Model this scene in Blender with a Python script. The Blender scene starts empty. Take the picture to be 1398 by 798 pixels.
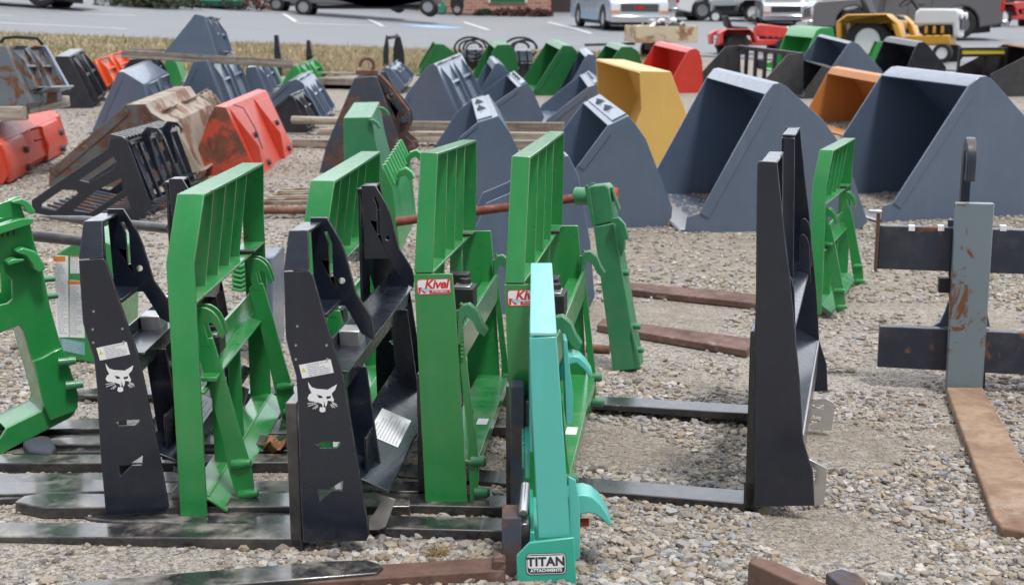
import bpy, bmesh, math, random
import numpy as np
from mathutils import Vector, Matrix
from mathutils.geometry import tessellate_polygon
random.seed(7); RNG = np.random.default_rng(7)
S = bpy.context.scene
COL = S.collection
R = math.radians
# ---------------------------------------------------------------- camera model
FPX, CX, CY, HCAM, YH = 1700.0, 699.0, 399.0, 1.30, 90.0
PITCH = math.atan((CY - YH) / FPX)
CAMP = Vector((0, 0, HCAM))
FWD = Vector((0, math.cos(PITCH), -math.sin(PITCH)))
UPV = Vector((0, math.sin(PITCH), math.cos(PITCH)))

def ray(px, py):
    return Vector((1, 0, 0)) * ((px - CX) / FPX) + UPV * ((CY - py) / FPX) + FWD

PROF = [(-50, 0), (4.6, 0), (5.5, .01), (6.2, .03), (7, .06), (8.7, .16), (10, .24), (12, .38), (14, .54), (16, .74), (18, .95), (20, 1.12),
        (24, 1.36), (30, 1.68), (36, 2.0), (42, 2.45), (50, 2.96), (60, 3.6), (70, 4.25), (100, 6.1), (400, 22)]
PX_ = np.array([p[0] for p in PROF]); PZ_ = np.array([p[1] for p in PROF])
def sstep(a, b, v):
    t = np.clip((v - a) / (b - a), 0, 1); return t * t * (3 - 2 * t)
def zg(x, y):
    z = (np.interp(y - .4, PX_, PZ_) + np.interp(y, PX_, PZ_) + np.interp(y + .4, PX_, PZ_)) / 3
    return z + .07 * np.maximum(0, -np.asarray(x) - 2.0) * sstep(15, 32, np.asarray(y))

def G(px, py):
    """ground point seen at a pixel of the 1398x798 photograph"""
    r = ray(px, py); t0, t = 1.0, 1.0
    while t < 400:
        p = CAMP + r * t
        if p.z < float(zg(p.x, p.y)): break
        t0 = t; t += max(.05, t * .01)
    lo, hi = t0, t
    for _ in range(30):
        m = (lo + hi) / 2; p = CAMP + r * m
        if p.z < float(zg(p.x, p.y)): hi = m
        else: lo = m
    return CAMP + r * hi

def atY(px, py, Y):
    r = ray(px, py); return CAMP + r * (Y / r.y)

class Loc:
    """local frame: x = across, y = the width direction (mostly away), z = up, standing on the ground slope"""
    def __init__(s, px, py, yaw=0.0, Y=None, slope=True, zoff=0.0):
        s.O = G(px, py) if Y is None else atY(px, py, Y)
        if zoff and Y is None:      # the pixel shows a point zoff above the ground
            g = s.O
            for _ in range(12):
                r = ray(px, py); t = (float(zg(g.x, g.y)) + zoff - CAMP.z) / r.z; g = CAMP + r * t
            s.O = Vector((g.x, g.y, float(zg(g.x, g.y))))
        x, y = s.O.x, s.O.y
        sy = float(zg(x, y + .5) - zg(x, y - .5)) if slope else 0.0
        s.M = Matrix.Translation(s.O) @ Matrix.Rotation(math.atan(sy), 4, 'X') @ Matrix.Rotation(-R(yaw), 4, 'Z')
        s.I = s.M.inverted()
    def pt(s, px, py, w=0.0):
        o = s.I @ CAMP; d = (s.I.to_3x3() @ ray(px, py))
        t = (w - o.y) / d.y
        p = o + d * t
        return Vector((p.x, w, p.z))
    def uz(s, pts, w=0.0):
        return [(lambda q: (q.x, q.z))(s.pt(a, b, w)) for a, b in pts]

def find_yaw(px, py, near, far, W, **k):
    """yaw for which the corner seen at `near` lands on the column far[0] after W along the width axis"""
    best = None
    for i in range(-60, 61):
        a = i * .75
        L = Loc(px, py, a, **k); p = L.pt(*near)
        q = L.M @ (p + Vector((0, W, 0))); q = q - CAMP
        x = CX + FPX * q.x / q.dot(FWD)
        e = abs(x - far[0])
        if best is None or e < best[0]: best = (e, a)
    return best[1]

def cr(scale, ox, oy):
    return lambda pts: [(ox + a / scale, oy + b / scale) for a, b in pts]

# ---------------------------------------------------------------- mesh builder
class MB:
    def __init__(s): s.v = []; s.f = []
    def add(s, vs, fs):
        n = len(s.v); s.v += [tuple(v) for v in vs]; s.f += [tuple(n + i for i in f) for f in fs]; return s
    def box(s, x0, x1, y0, y1, z0, z1):
        return s.add([(x0,y0,z0),(x1,y0,z0),(x1,y1,z0),(x0,y1,z0),(x0,y0,z1),(x1,y0,z1),(x1,y1,z1),(x0,y1,z1)],
                     [(0,3,2,1),(4,5,6,7),(0,1,5,4),(1,2,6,5),(2,3,7,6),(3,0,4,7)])
    def prism(s, poly, vec, holes=None):
        poly = [Vector(p) for p in poly]; vec = Vector(vec)
        loops = [poly] + [[Vector(p) for p in h] for h in (holes or [])]
        allp = [p for l in loops for p in l]; n = len(allp)
        vs = allp + [p + vec for p in allp]
        if holes:
            tris = tessellate_polygon(loops)
            fs = [tuple(t) for t in tris] + [tuple(i + n for i in reversed(t)) for t in tris]
        else:
            fs = [tuple(range(n)), tuple(range(2 * n - 1, n - 1, -1))]
        k = 0
        for l in loops:
            m = len(l)
            fs += [(k + i, k + (i + 1) % m, n + k + (i + 1) % m, n + k + i) for i in range(m)]
            k += m
        return s.add(vs, fs)
    def slab(s, uz, w0, w1, holes=None):
        f = lambda L: [(u, w0, z) for u, z in L]
        return s.prism(f(uz), (0, w1 - w0, 0), [f(h) for h in holes] if holes else None)
    def bar(s, p0, p1, a, b, up=(0, 0, 1)):
        """rectangular bar p0-p1, a wide across, b along `up`"""
        p0, p1 = Vector(p0), Vector(p1); d = (p1 - p0).normalized(); up = Vector(up)
        x = d.cross(up); x = x.normalized() if x.length > 1e-5 else d.orthogonal().normalized(); y = x.cross(d).normalized()
        q = [p0 + x * i * a / 2 + y * j * b / 2 for i, j in ((-1,-1),(1,-1),(1,1),(-1,1))]
        return s.prism(q, p1 - p0)
    def cyl(s, p0, p1, r0, r1=None, n=16, caps=True):
        r1 = r0 if r1 is None else r1; p0, p1 = Vector(p0), Vector(p1); d = (p1 - p0).normalized()
        x = d.orthogonal().normalized(); y = d.cross(x); vs = []
        for p, r in ((p0, r0), (p1, r1)):
            vs += [p + (x * math.cos(2*math.pi*i/n) + y * math.sin(2*math.pi*i/n)) * r for i in range(n)]
        fs = [(i, (i+1) % n, n + (i+1) % n, n + i) for i in range(n)]
        if caps: fs += [tuple(range(n-1, -1, -1)), tuple(range(n, 2*n))]
        return s.add(vs, fs)
    def tube(s, path, r, n=10):
        path = [Vector(p) for p in path]; rr = r if isinstance(r, (list, tuple)) else [r] * len(path)
        vs = []; m = len(path); x = None
        for i, p in enumerate(path):
            d = (path[min(i+1, m-1)] - path[max(i-1, 0)]).normalized()
            x = d.orthogonal().normalized() if x is None else (x - d * x.dot(d)).normalized()
            y = d.cross(x)
            vs += [p + (x * math.cos(2*math.pi*k/n) + y * math.sin(2*math.pi*k/n)) * rr[i] for k in range(n)]
        fs = [(i*n + k, i*n + (k+1) % n, (i+1)*n + (k+1) % n, (i+1)*n + k) for i in range(m-1) for k in range(n)]
        fs += [tuple(range(n-1, -1, -1)), tuple(range((m-1)*n, m*n))]
        return s.add(vs, fs)
    def ribbon(s, rows, offs):
        """rows: [(pL,pR)], offs: offset vector per row -> thick bent sheet"""
        n = len(rows); vs = []
        for (a, b), o in zip(rows, offs):
            a, b, o = Vector(a), Vector(b), Vector(o); vs += [a, b, b + o, a + o]
        fs = []
        for i in range(n - 1):
            k = 4 * i
            fs += [(k, k+1, k+5, k+4), (k+2, k+3, k+7, k+6), (k+1, k+2, k+6, k+5), (k+3, k, k+4, k+7)]
        fs += [(0, 3, 2, 1), (4*n-4, 4*n-3, 4*n-2, 4*n-1)]
        return s.add(vs, fs)
    def sheet2(s, chain, t, w0, w1, side=1):
        """bent plate: 2-D chain (u,z) offset by t, between w0 and w1"""
        off = offset2(chain, t, side)
        rows = [((u, w0, z), (u, w1, z)) for u, z in chain]
        offs = [(o[0] - c[0], 0, o[1] - c[1]) for o, c in zip(off, chain)]
        return s.ribbon(rows, offs)
    def revolve(s, prof, c, axis, n=32):
        """prof: [(r, h)] around axis through c"""
        c = Vector(c); d = Vector(axis).normalized(); x = d.orthogonal().normalized(); y = d.cross(x); vs = []
        for r, h in prof:
            vs += [c + d * h + (x * math.cos(2*math.pi*k/n) + y * math.sin(2*math.pi*k/n)) * r for k in range(n)]
        m = len(prof)
        fs = [(i*n + k, i*n + (k+1) % n, (i+1)*n + (k+1) % n, (i+1)*n + k) for i in range(m-1) for k in range(n)]
        return s.add(vs, fs + [tuple(range(n-1, -1, -1)), tuple(range((m-1)*n, m*n))])
    def xf(s, M):
        s.v = [tuple(M @ Vector(v)) for v in s.v]; return s
    def build(s, name, mat, parent=None, bevel=0.0, seg=2, smooth=True):
        me = bpy.data.meshes.new(name); me.from_pydata(s.v, [], s.f)
        bm = bmesh.new(); bm.from_mesh(me); bmesh.ops.recalc_face_normals(bm, faces=bm.faces)
        bm.to_mesh(me); bm.free()
        if smooth:
            me.shade_smooth(); me.set_sharp_from_angle(angle=R(32))
        me.materials.append(mat)
        o = bpy.data.objects.new(name, me); COL.objects.link(o)
        if parent: o.parent = parent
        if bevel:
            m = o.modifiers.new('bevel', 'BEVEL'); m.width = bevel; m.segments = seg; m.limit_method = 'ANGLE'; m.angle_limit = R(40)
            m.harden_normals = False
        return o

def offset2(ch, t, side=1):
    out = []; n = len(ch)
    for i in range(n):
        ds = []
        if i > 0: ds.append((ch[i][0]-ch[i-1][0], ch[i][1]-ch[i-1][1]))
        if i < n-1: ds.append((ch[i+1][0]-ch[i][0], ch[i+1][1]-ch[i][1]))
        ns = []
        for dx, dz in ds:
            L = math.hypot(dx, dz) or 1; ns.append((-dz/L*side, dx/L*side))
        nx = sum(a for a, b in ns)/len(ns); nz = sum(b for a, b in ns)/len(ns)
        L2 = max(nx*nx + nz*nz, .3)
        out.append((ch[i][0] + nx*t/L2, ch[i][1] + nz*t/L2))
    return out

def thing(name, label, cat, L=None, group=None, M=None):
    o = bpy.data.objects.new(name, None); COL.objects.link(o); o.empty_display_size = .1
    o.matrix_world = M if M is not None else (L.M if L else Matrix())
    o['label'] = label; o['category'] = cat
    if group: o['group'] = group
    return o
def tag(o, label, cat, group=None, kind=None):
    o['label'] = label; o['category'] = cat
    if group: o['group'] = group
    if kind: o['kind'] = kind
    return o
def struct(o): o['kind'] = 'structure'; return o
def recenter(o):
    """put a top-level mesh's origin at its base"""
    me = o.data; n = len(me.vertices); a = np.empty(n*3); me.vertices.foreach_get('co', a); a = a.reshape(-1, 3)
    c = np.array([(a[:,0].min()+a[:,0].max())/2, (a[:,1].min()+a[:,1].max())/2, a[:,2].min()])
    me.vertices.foreach_set('co', (a - c).ravel()); me.update()
    o.matrix_world = o.matrix_world @ Matrix.Translation(Vector(c)); return o

# ---------------------------------------------------------------- materials
class NT:
    def __init__(s, name):
        s.m = bpy.data.materials.new(name); s.m.use_nodes = True; s.t = s.m.node_tree; s.t.nodes.clear()
        s.out = s.n('ShaderNodeOutputMaterial'); s.b = s.n('ShaderNodeBsdfPrincipled'); s.l(s.b.outputs[0], s.out.inputs[0])
    def n(s, typ, **k):
        nd = s.t.nodes.new(typ)
        for a, v in k.items(): setattr(nd, a, v)
        return nd
    def l(s, a, b): s.t.links.new(a, b)
    def set(s, nd, **k):
        for a, v in k.items(): nd.inputs[a.replace('_', ' ')].default_value = v
        return nd
    def co(s, scale=1.0, rnd=True):
        tc = s.n('ShaderNodeTexCoord'); mp = s.n('ShaderNodeMapping'); s.l(tc.outputs['Object'], mp.inputs[0])
        if isinstance(scale, (int, float)): scale = (scale,)*3
        mp.inputs['Scale'].default_value = scale
        if rnd:
            oi = s.n('ShaderNodeObjectInfo'); mu = s.n('ShaderNodeMath', operation='MULTIPLY'); s.l(oi.outputs['Random'], mu.inputs[0]); mu.inputs[1].default_value = 37.0
            cb = s.n('ShaderNodeCombineXYZ'); s.l(mu.outputs[0], cb.inputs[0]); s.l(mu.outputs[0], cb.inputs[2]); s.l(cb.outputs[0], mp.inputs['Location'])
        return mp.outputs[0]
    def noise(s, co, scale, detail=5, rough=.55, dist=0.0):
        nd = s.n('ShaderNodeTexNoise'); s.l(co, nd.inputs['Vector']); nd.inputs['Scale'].default_value = scale
        nd.inputs['Detail'].default_value = detail; nd.inputs['Roughness'].default_value = rough; nd.inputs['Distortion'].default_value = dist
        return nd.outputs['Fac']
    def ramp(s, f, a, b, va=0.0, vb=1.0):
        nd = s.n('ShaderNodeMapRange'); s.l(f, nd.inputs[0]); nd.interpolation_type = 'SMOOTHSTEP'
        nd.inputs[1].default_value = a; nd.inputs[2].default_value = b; nd.inputs[3].default_value = va; nd.inputs[4].default_value = vb
        return nd.outputs[0]
    def mix(s, f, a, b, blend='MIX'):
        nd = s.n('ShaderNodeMix', data_type='RGBA', blend_type=blend)
        for v, i in ((f, 0), (a, 6), (b, 7)):
            if isinstance(v, (int, float)): nd.inputs[i].default_value = v
            elif isinstance(v, tuple): nd.inputs[i].default_value = (*v[:3], 1)
            else: s.l(v, nd.inputs[i])
        return nd.outputs[2]
    def math(s, op, a, b=0.0):
        nd = s.n('ShaderNodeMath', operation=op); nd.use_clamp = False
        for v, i in ((a, 0), (b, 1)):
            if isinstance(v, (int, float)): nd.inputs[i].default_value = v
            else: s.l(v, nd.inputs[i])
        return nd.outputs[0]
    def bump(s, h, dist, strength=1.0):
        nd = s.n('ShaderNodeBump'); s.l(h, nd.inputs['Height']); nd.inputs['Distance'].default_value = dist; nd.inputs['Strength'].default_value = strength
        s.l(nd.outputs[0], s.b.inputs['Normal'])

RUST_A, RUST_B = (.085, .032, .018), (.23, .105, .055)
def paint(name, col, rough=.38, coat=.25, rust=0.0, dust=.25, edge=0.0, edgecol=(.45, .42, .36), var=.12, metal=0.0, rscale=7.0, dustcol=(.34, .30, .25), fade=0.0, bump=.0006):
    T = NT(name); co = T.co()
    big = T.noise(co, 2.2, 4); fine = T.noise(co, 26, 6, .65)
    c0 = tuple(c * (1 - var) for c in col); c1 = tuple(min(1, c * (1 + var) + .002) for c in col)
    c = T.mix(big, c0, c1)
    rgh = T.ramp(fine, .3, .75, rough * .8, rough * 1.25)
    if fade:
        grey = tuple(.55 * x + .45 * (sum(col)/3) * 1.5 + .02 for x in col)
        c = T.mix(T.ramp(T.noise(co, 3.4, 7, .62, .4), .48, .72, 0, fade), c, grey)
    if dust:
        ge = T.n('ShaderNodeNewGeometry'); sx = T.n('ShaderNodeSeparateXYZ'); T.l(ge.outputs['Normal'], sx.inputs[0])
        up = T.ramp(sx.outputs[2], .1, .9)
        m = T.math('MULTIPLY', T.ramp(T.noise(co, 9, 8, .7), .42, .72), T.math('ADD', T.math('MULTIPLY', up, .75), .22))
        m = T.math('MULTIPLY', m, dust)
        c = T.mix(m, c, dustcol); rgh = T.math('ADD', rgh, T.math('MULTIPLY', m, .5))
    stq = T.ramp(T.noise(T.co((11, 11, .7)), 1.0, 6, .62), .50, .70, 0, .30)
    c = T.mix(stq, c, tuple(min(1, x * 1.22 + .012) for x in col))
    c = T.mix(T.ramp(T.noise(T.co((7, 7, 1.1)), 1.4, 6, .7), .58, .72, 0, .35 * min(1, dust * 3)), c, tuple(.5 * x + .5 * y * .55 for x, y in zip(col, dustcol)))
    # fine scratches
    cs = T.co((90, 4, 9)); sc = T.ramp(T.noise(cs, 1.0, 3, .5), .71, .75, 0, .22)
    c = T.mix(T.math('MULTIPLY', sc, T.ramp(big, .45, .6)), c, tuple(min(1, x * 1.5 + .035) for x in col))
    masks = []
    if rust:
        rc = T.mix(T.noise(co, 30, 6, .7), RUST_A, RUST_B)
        th = .74 - .36 * rust
        rm = T.ramp(T.noise(co, rscale, 9, .68, .6), th, th + .05)
        c = T.mix(rm, c, rc); rgh = T.math('ADD', rgh, T.math('MULTIPLY', rm, .45)); masks.append(rm)
    if edge:
        bv = T.n('ShaderNodeBevel', samples=3); bv.inputs['Radius'].default_value = .003
        g2 = T.n('ShaderNodeNewGeometry'); dt = T.n('ShaderNodeVectorMath', operation='DOT_PRODUCT')
        T.l(bv.outputs[0], dt.inputs[0]); T.l(g2.outputs['Normal'], dt.inputs[1])
        em = T.ramp(dt.outputs['Value'], .992, .88)
        em = T.math('MULTIPLY', em, T.ramp(T.noise(co, 14, 6, .7), .40, .62, edge*.12, edge))
        c = T.mix(em, c, edgecol)
    T.l(c, T.b.inputs['Base Color']); T.l(rgh, T.b.inputs['Roughness'])
    T.b.inputs['Metallic'].default_value = metal; T.b.inputs['Coat Weight'].default_value = coat; T.b.inputs['Coat Roughness'].default_value = .13
    if rust > .15: T.l(T.math('MULTIPLY', T.math('SUBTRACT', 1.0, masks[0]), coat), T.b.inputs['Coat Weight'])
    h = T.math('ADD', T.math('MULTIPLY', fine, .5), T.noise(co, 5, 3))
    if rust: h = T.math('ADD', h, T.math('MULTIPLY', masks[0], T.noise(co, 80, 4)))
    T.bump(h, bump, .8)
    return T.m

def rusty(name, a=(.11, .045, .028), b=(.27, .14, .085), paintcol=None, amount=.5, rough=.8, sc=5.0):
    T = NT(name); co = T.co()
    c = T.mix(T.ramp(T.noise(co, sc, 9, .65, .5), .3, .7), a, b)
    c = T.mix(T.ramp(T.noise(co, 40, 5, .7), .55, .7, 0, .5), c, tuple(x * .45 for x in a))
    c = T.mix(T.ramp(T.noise(co, 11, 8, .7), .56, .7, 0, .55), c, (.36, .31, .27))
    if paintcol:
        m = T.ramp(T.noise(co, sc * .8, 9, .62, .4), .5 - .2 * (amount - .5) - .05, .5 - .2 * (amount - .5) + .05)
        c = T.mix(m, c, paintcol)
    T.l(c, T.b.inputs['Base Color']); T.l(T.ramp(T.noise(co, 20, 5), .3, .7, rough - .2, rough + .1), T.b.inputs['Roughness'])
    T.bump(T.noise(co, 60, 6, .7), .0012, .8); return T.m

def plain(name, col, rough=.5, metal=0.0, coat=0.0, noisy=.1, scale=20, bump=.0, emit=0.0):
    T = NT(name); co = T.co()
    c = T.mix(T.noise(co, scale, 5), tuple(x * (1 - noisy) for x in col), tuple(min(1, x * (1 + noisy)) for x in col))
    T.l(c, T.b.inputs['Base Color']); T.b.inputs['Roughness'].default_value = rough; T.b.inputs['Metallic'].default_value = metal
    T.b.inputs['Coat Weight'].default_value = coat
    if bump: T.bump(T.noise(co, scale * 2, 6), bump)
    return T.m

M = {}
M['green'] = paint('green_paint', (.017, .235, .055), .32, .6, rust=.24, dust=.3, edge=.9, edgecol=(.42, .40, .24), rscale=9)
M['green_bright'] = paint('bright_green_paint', (.035, .30, .08), .36, .3, rust=.0, dust=.15, edge=.5, edgecol=(.3, .5, .3))
M['green_old'] = paint('worn_green_paint', (.03, .20, .085), .42, .2, rust=.16, dust=.4, edge=.9, edgecol=(.40, .35, .26))
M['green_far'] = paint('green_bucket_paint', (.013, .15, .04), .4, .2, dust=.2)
M['green_sticky'] = paint('yellow_green_rail', (.17, .30, .05), .4, .2, dust=.2)
M['black'] = paint('black_paint', (.006, .010, .022), .30, .45, rust=.06, dust=.05, edge=.8, edgecol=(.32, .24, .18), rscale=12)
M['black_clean'] = paint('satin_black_paint', (.007, .011, .023), .32, .45, rust=.0, dust=.07, edge=.6, edgecol=(.35, .35, .36))
M['fork'] = paint('fork_black_steel', (.02, .02, .022), .30, .8, rust=.2, dust=1.0, edge=.5, edgecol=(.24, .18, .14), dustcol=(.27, .25, .22), rscale=5)
M['fork_clean'] = paint('new_fork_black', (.013, .0135, .016), .3, .6, rust=.0, dust=.35, dustcol=(.12, .12, .12))
M['gray'] = paint('blue_grey_paint', (.096, .134, .20), .34, .5, rust=.05, dust=.30, edge=.35, edgecol=(.3, .34, .4))
M['gray_light'] = paint('pale_blue_grey_with_sheen', (.17, .21, .27), .3, .3, rust=.0, dust=.2)  # gloss reflection painted into the plates' colour; plain pale tone on hydraulic covers
M['gray_worn'] = paint('worn_blue_grey_paint', (.13, .155, .18), .5, .1, rust=.66, dust=.5, rscale=5)
M['gray_fork'] = paint('grey_fork_paint', (.16, .21, .24), .5, .1, rust=.5, dust=.35, edge=1.0, edgecol=(.22, .095, .05), rscale=8)
M['navy_worn'] = paint('scuffed_black_rail_paint', (.014, .02, .04), .42, .2, rust=.5, dust=.45, edge=1.0, edgecol=(.22, .085, .045), rscale=7, fade=.6)
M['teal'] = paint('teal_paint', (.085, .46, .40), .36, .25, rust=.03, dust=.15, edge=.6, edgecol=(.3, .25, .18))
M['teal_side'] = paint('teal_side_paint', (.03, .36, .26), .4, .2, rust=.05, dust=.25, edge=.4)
M['orange'] = paint('orange_red_paint', (.54, .050, .022), .45, .15, rust=.24, dust=.25, fade=.2, edge=0)
M['teal_top'] = paint('sheen_and_rust_teal_paint', (.22, .56, .53), .4, .2, rust=.30, dust=.3, edge=.6, edgecol=(.3, .25, .18), rscale=6)  # paler teal: sky reflection painted into the top's colour, plus rust blotches
M['orange_hot'] = paint('bright_orange_paint', (.75, .10, .02), .4, .2, dust=.2)
M['red'] = paint('red_paint', (.60, .035, .02), .38, .25, dust=.2, fade=.15)
M['yellow'] = paint('yellow_paint', (.72, .45, .12), .45, .15, rust=.03, dust=.4)
M['tan_orange'] = paint('faded_orange_paint', (.50, .19, .045), .5, .1, dust=.3, rust=.06)
M['darkplate'] = paint('dark_worn_steel', (.035, .036, .042), .5, .1, rust=.24, dust=.45)
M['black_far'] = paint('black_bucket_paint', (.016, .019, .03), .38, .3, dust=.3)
M['rust'] = rusty('brown_rust')
M['rust_bar'] = rusty('rusty_bar_steel', (.075, .036, .028), (.17, .095, .07))
M['rust_fork'] = rusty('rusty_fork_steel', (.16, .085, .05), (.35, .24, .155), sc=4)
M['rust_dark'] = rusty('dark_rust_steel', (.05, .035, .032), (.16, .085, .06), (.05, .062, .085), .62)
M['rust_tan'] = rusty('rust_and_tan_paint', (.12, .055, .035), (.24, .13, .08), (.33, .285, .23), .66)
M['rust_side'] = rusty('rust_and_grey_side', (.085, .038, .028), (.18, .09, .06), (.11, .115, .115), .42)
M['rust_red'] = rusty('rusted_red_paint', (.12, .04, .028), (.22, .085, .05), (.5, .07, .04), .45)
M['rod'] = rusty('red_brown_rod', (.13, .028, .02), (.25, .07, .05), sc=8)
M['silver'] = plain('bare_zinc_steel', (.62, .62, .63), .28, .85, noisy=.2, scale=30, bump=.0003)
M['steel'] = plain('worn_steel', (.45, .45, .46), .45, .8, noisy=.3, scale=18)
M['chrome'] = plain('chrome_trim', (.7, .7, .72), .15, 1.0)
M['rubber'] = plain('tyre_rubber', (.02, .02, .021), .85, noisy=.3)
M['plastic'] = plain('black_plastic', (.014, .014, .015), .5, noisy=.2)
M['white'] = plain('white_decal', (.80, .81, .82), .5, noisy=.03)
M['sticker_red'] = plain('red_decal_ink', (.62, .03, .035), .45)
M['sticker_blue'] = plain('pale_blue_decal_ink', (.45, .55, .68), .5)
M['sticker_orange'] = plain('orange_decal_ink', (.75, .22, .04), .5)
M['sticker_yellow'] = plain('yellow_decal_ink', (.75, .62, .05), .5)
M['ink'] = plain('dark_decal_ink', (.035, .035, .045), .5)
M['ink_grey'] = plain('grey_decal_ink', (.47, .48, .52), .5)
M['blue_label'] = plain('teal_blue_label', (.16, .40, .42), .5)
M['glass'] = plain('dark_car_glass', (.02, .025, .03), .08, coat=.5)
M['lens_red'] = plain('red_lamp_lens', (.5, .02, .015), .2, coat=.5)
M['lens_amber'] = plain('amber_lamp_lens', (.8, .25, .05), .2, coat=.5)
M['lens_clear'] = plain('clear_lamp_lens', (.75, .78, .8), .12, coat=.6)
# ---------------------------------------------------------------- camera, light, world
cam = bpy.data.cameras.new('camera'); cam.sensor_width = 36; cam.lens = 36 * FPX / 1398; cam.clip_start = .1; cam.clip_end = 3000
co_ = bpy.data.objects.new('camera', cam); COL.objects.link(co_); co_.location = CAMP; co_.rotation_euler = (math.pi/2 - PITCH, 0, 0); S.camera = co_
cam.dof.use_dof = True; cam.dof.focus_distance = 3.95; cam.dof.aperture_fstop = 5.0; cam.dof.aperture_blades = 0

CLOUD = (7.5, 12.0)
SUN_EL, SUN_AZ = R(66), R(150)      # azimuth measured clockwise from +Y
w = bpy.data.worlds.new('World'); S.world = w; w.use_nodes = True; nt = w.node_tree; nt.nodes.clear()
sky = nt.nodes.new('ShaderNodeTexSky'); sky.sky_type = 'NISHITA'; sky.sun_disc = False; sky.sun_elevation = SUN_EL; sky.sun_rotation = SUN_AZ
sky.air_density = 1.0; sky.dust_density = 2.5; sky.ozone_density = 1.0
hs = nt.nodes.new('ShaderNodeHueSaturation'); hs.inputs['Saturation'].default_value = .85
bg = nt.nodes.new('ShaderNodeBackground'); bg.inputs[1].default_value = .15
wo = nt.nodes.new('ShaderNodeOutputWorld')
nt.links.new(sky.outputs[0], hs.inputs['Color'])
# high thin overcast: cloud layer brighter towards the zenith
tcw = nt.nodes.new('ShaderNodeTexCoord'); sxw = nt.nodes.new('ShaderNodeSeparateXYZ'); nt.links.new(tcw.outputs['Generated'], sxw.inputs[0])
el = nt.nodes.new('ShaderNodeMapRange'); nt.links.new(sxw.outputs[2], el.inputs[0]); el.inputs[1].default_value = 0; el.inputs[2].default_value = .8; el.inputs[3].default_value = CLOUD[0]; el.inputs[4].default_value = CLOUD[1]
nz = nt.nodes.new('ShaderNodeTexNoise'); nt.links.new(tcw.outputs['Generated'], nz.inputs['Vector']); nz.inputs['Scale'].default_value = 2.6; nz.inputs['Detail'].default_value = 6
nr = nt.nodes.new('ShaderNodeMapRange'); nt.links.new(nz.outputs['Fac'], nr.inputs[0]); nr.inputs[1].default_value = .36; nr.inputs[2].default_value = .58; nr.inputs[3].default_value = .45; nr.inputs[4].default_value = .95
ym = nt.nodes.new('ShaderNodeMapRange'); nt.links.new(sxw.outputs[1], ym.inputs[0]); ym.inputs[1].default_value = -1; ym.inputs[2].default_value = 1; ym.inputs[3].default_value = .14; ym.inputs[4].default_value = 1.5  # added gradient: sky brighter ahead, dimmer behind, to whiten tops and darken fronts
elm = nt.nodes.new('ShaderNodeMath'); elm.operation = 'MULTIPLY'; nt.links.new(el.outputs[0], elm.inputs[0]); nt.links.new(ym.outputs[0], elm.inputs[1])
cb_ = nt.nodes.new('ShaderNodeVectorMath'); cb_.operation = 'SCALE'; cb_.inputs[0].default_value = (.94, .975, 1.04); nt.links.new(elm.outputs[0], cb_.inputs['Scale'])
mxw = nt.nodes.new('ShaderNodeMix'); mxw.data_type = 'RGBA'; nt.links.new(nr.outputs[0], mxw.inputs[0]); nt.links.new(hs.outputs[0], mxw.inputs[6]); nt.links.new(cb_.outputs[0], mxw.inputs[7])
nt.links.new(mxw.outputs[2], bg.inputs[0]); nt.links.new(bg.outputs[0], wo.inputs[0])
sun = bpy.data.lights.new('sun', 'SUN'); sun.energy = 2.7; sun.angle = R(9); sun.color = (1, .97, .92)
so = bpy.data.objects.new('sun', sun); COL.objects.link(so)
sd = Vector((math.sin(SUN_AZ) * math.cos(SUN_EL), math.cos(SUN_AZ) * math.cos(SUN_EL), math.sin(SUN_EL)))
so.rotation_euler = sd.to_track_quat('Z', 'Y').to_euler()
S.view_settings.view_transform = 'Standard'; S.view_settings.look = 'None'; S.view_settings.exposure = .14; S.view_settings.gamma = 1
S.cycles.max_bounces = 6; S.cycles.diffuse_bounces = 3; S.cycles.glossy_bounces = 3; S.cycles.use_denoising = True
S.cycles.use_adaptive_sampling = True; S.cycles.adaptive_threshold = .02

# ---------------------------------------------------------------- ground
def grid_sheet(name, xs, ys, mat, off=0.0, xy=None):
    """sheet following the terrain; xs, ys arrays, xy maps (s,t) -> (x,y)"""
    XX, YY = np.meshgrid(xs, ys)
    if xy: XX, YY = xy(XX, YY)
    ZZ = zg(XX, YY) + off
    v = np.stack([XX.ravel(), YY.ravel(), ZZ.ravel()], 1); nx, ny = len(xs), len(ys)
    f = [(j*nx+i, j*nx+i+1, (j+1)*nx+i+1, (j+1)*nx+i) for j in range(ny-1) for i in range(nx-1)]
    me = bpy.data.meshes.new(name); me.from_pydata(v.tolist(), [], f); me.shade_smooth(); me.materials.append(mat)
    o = bpy.data.objects.new(name, me); COL.objects.link(o); return o

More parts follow.
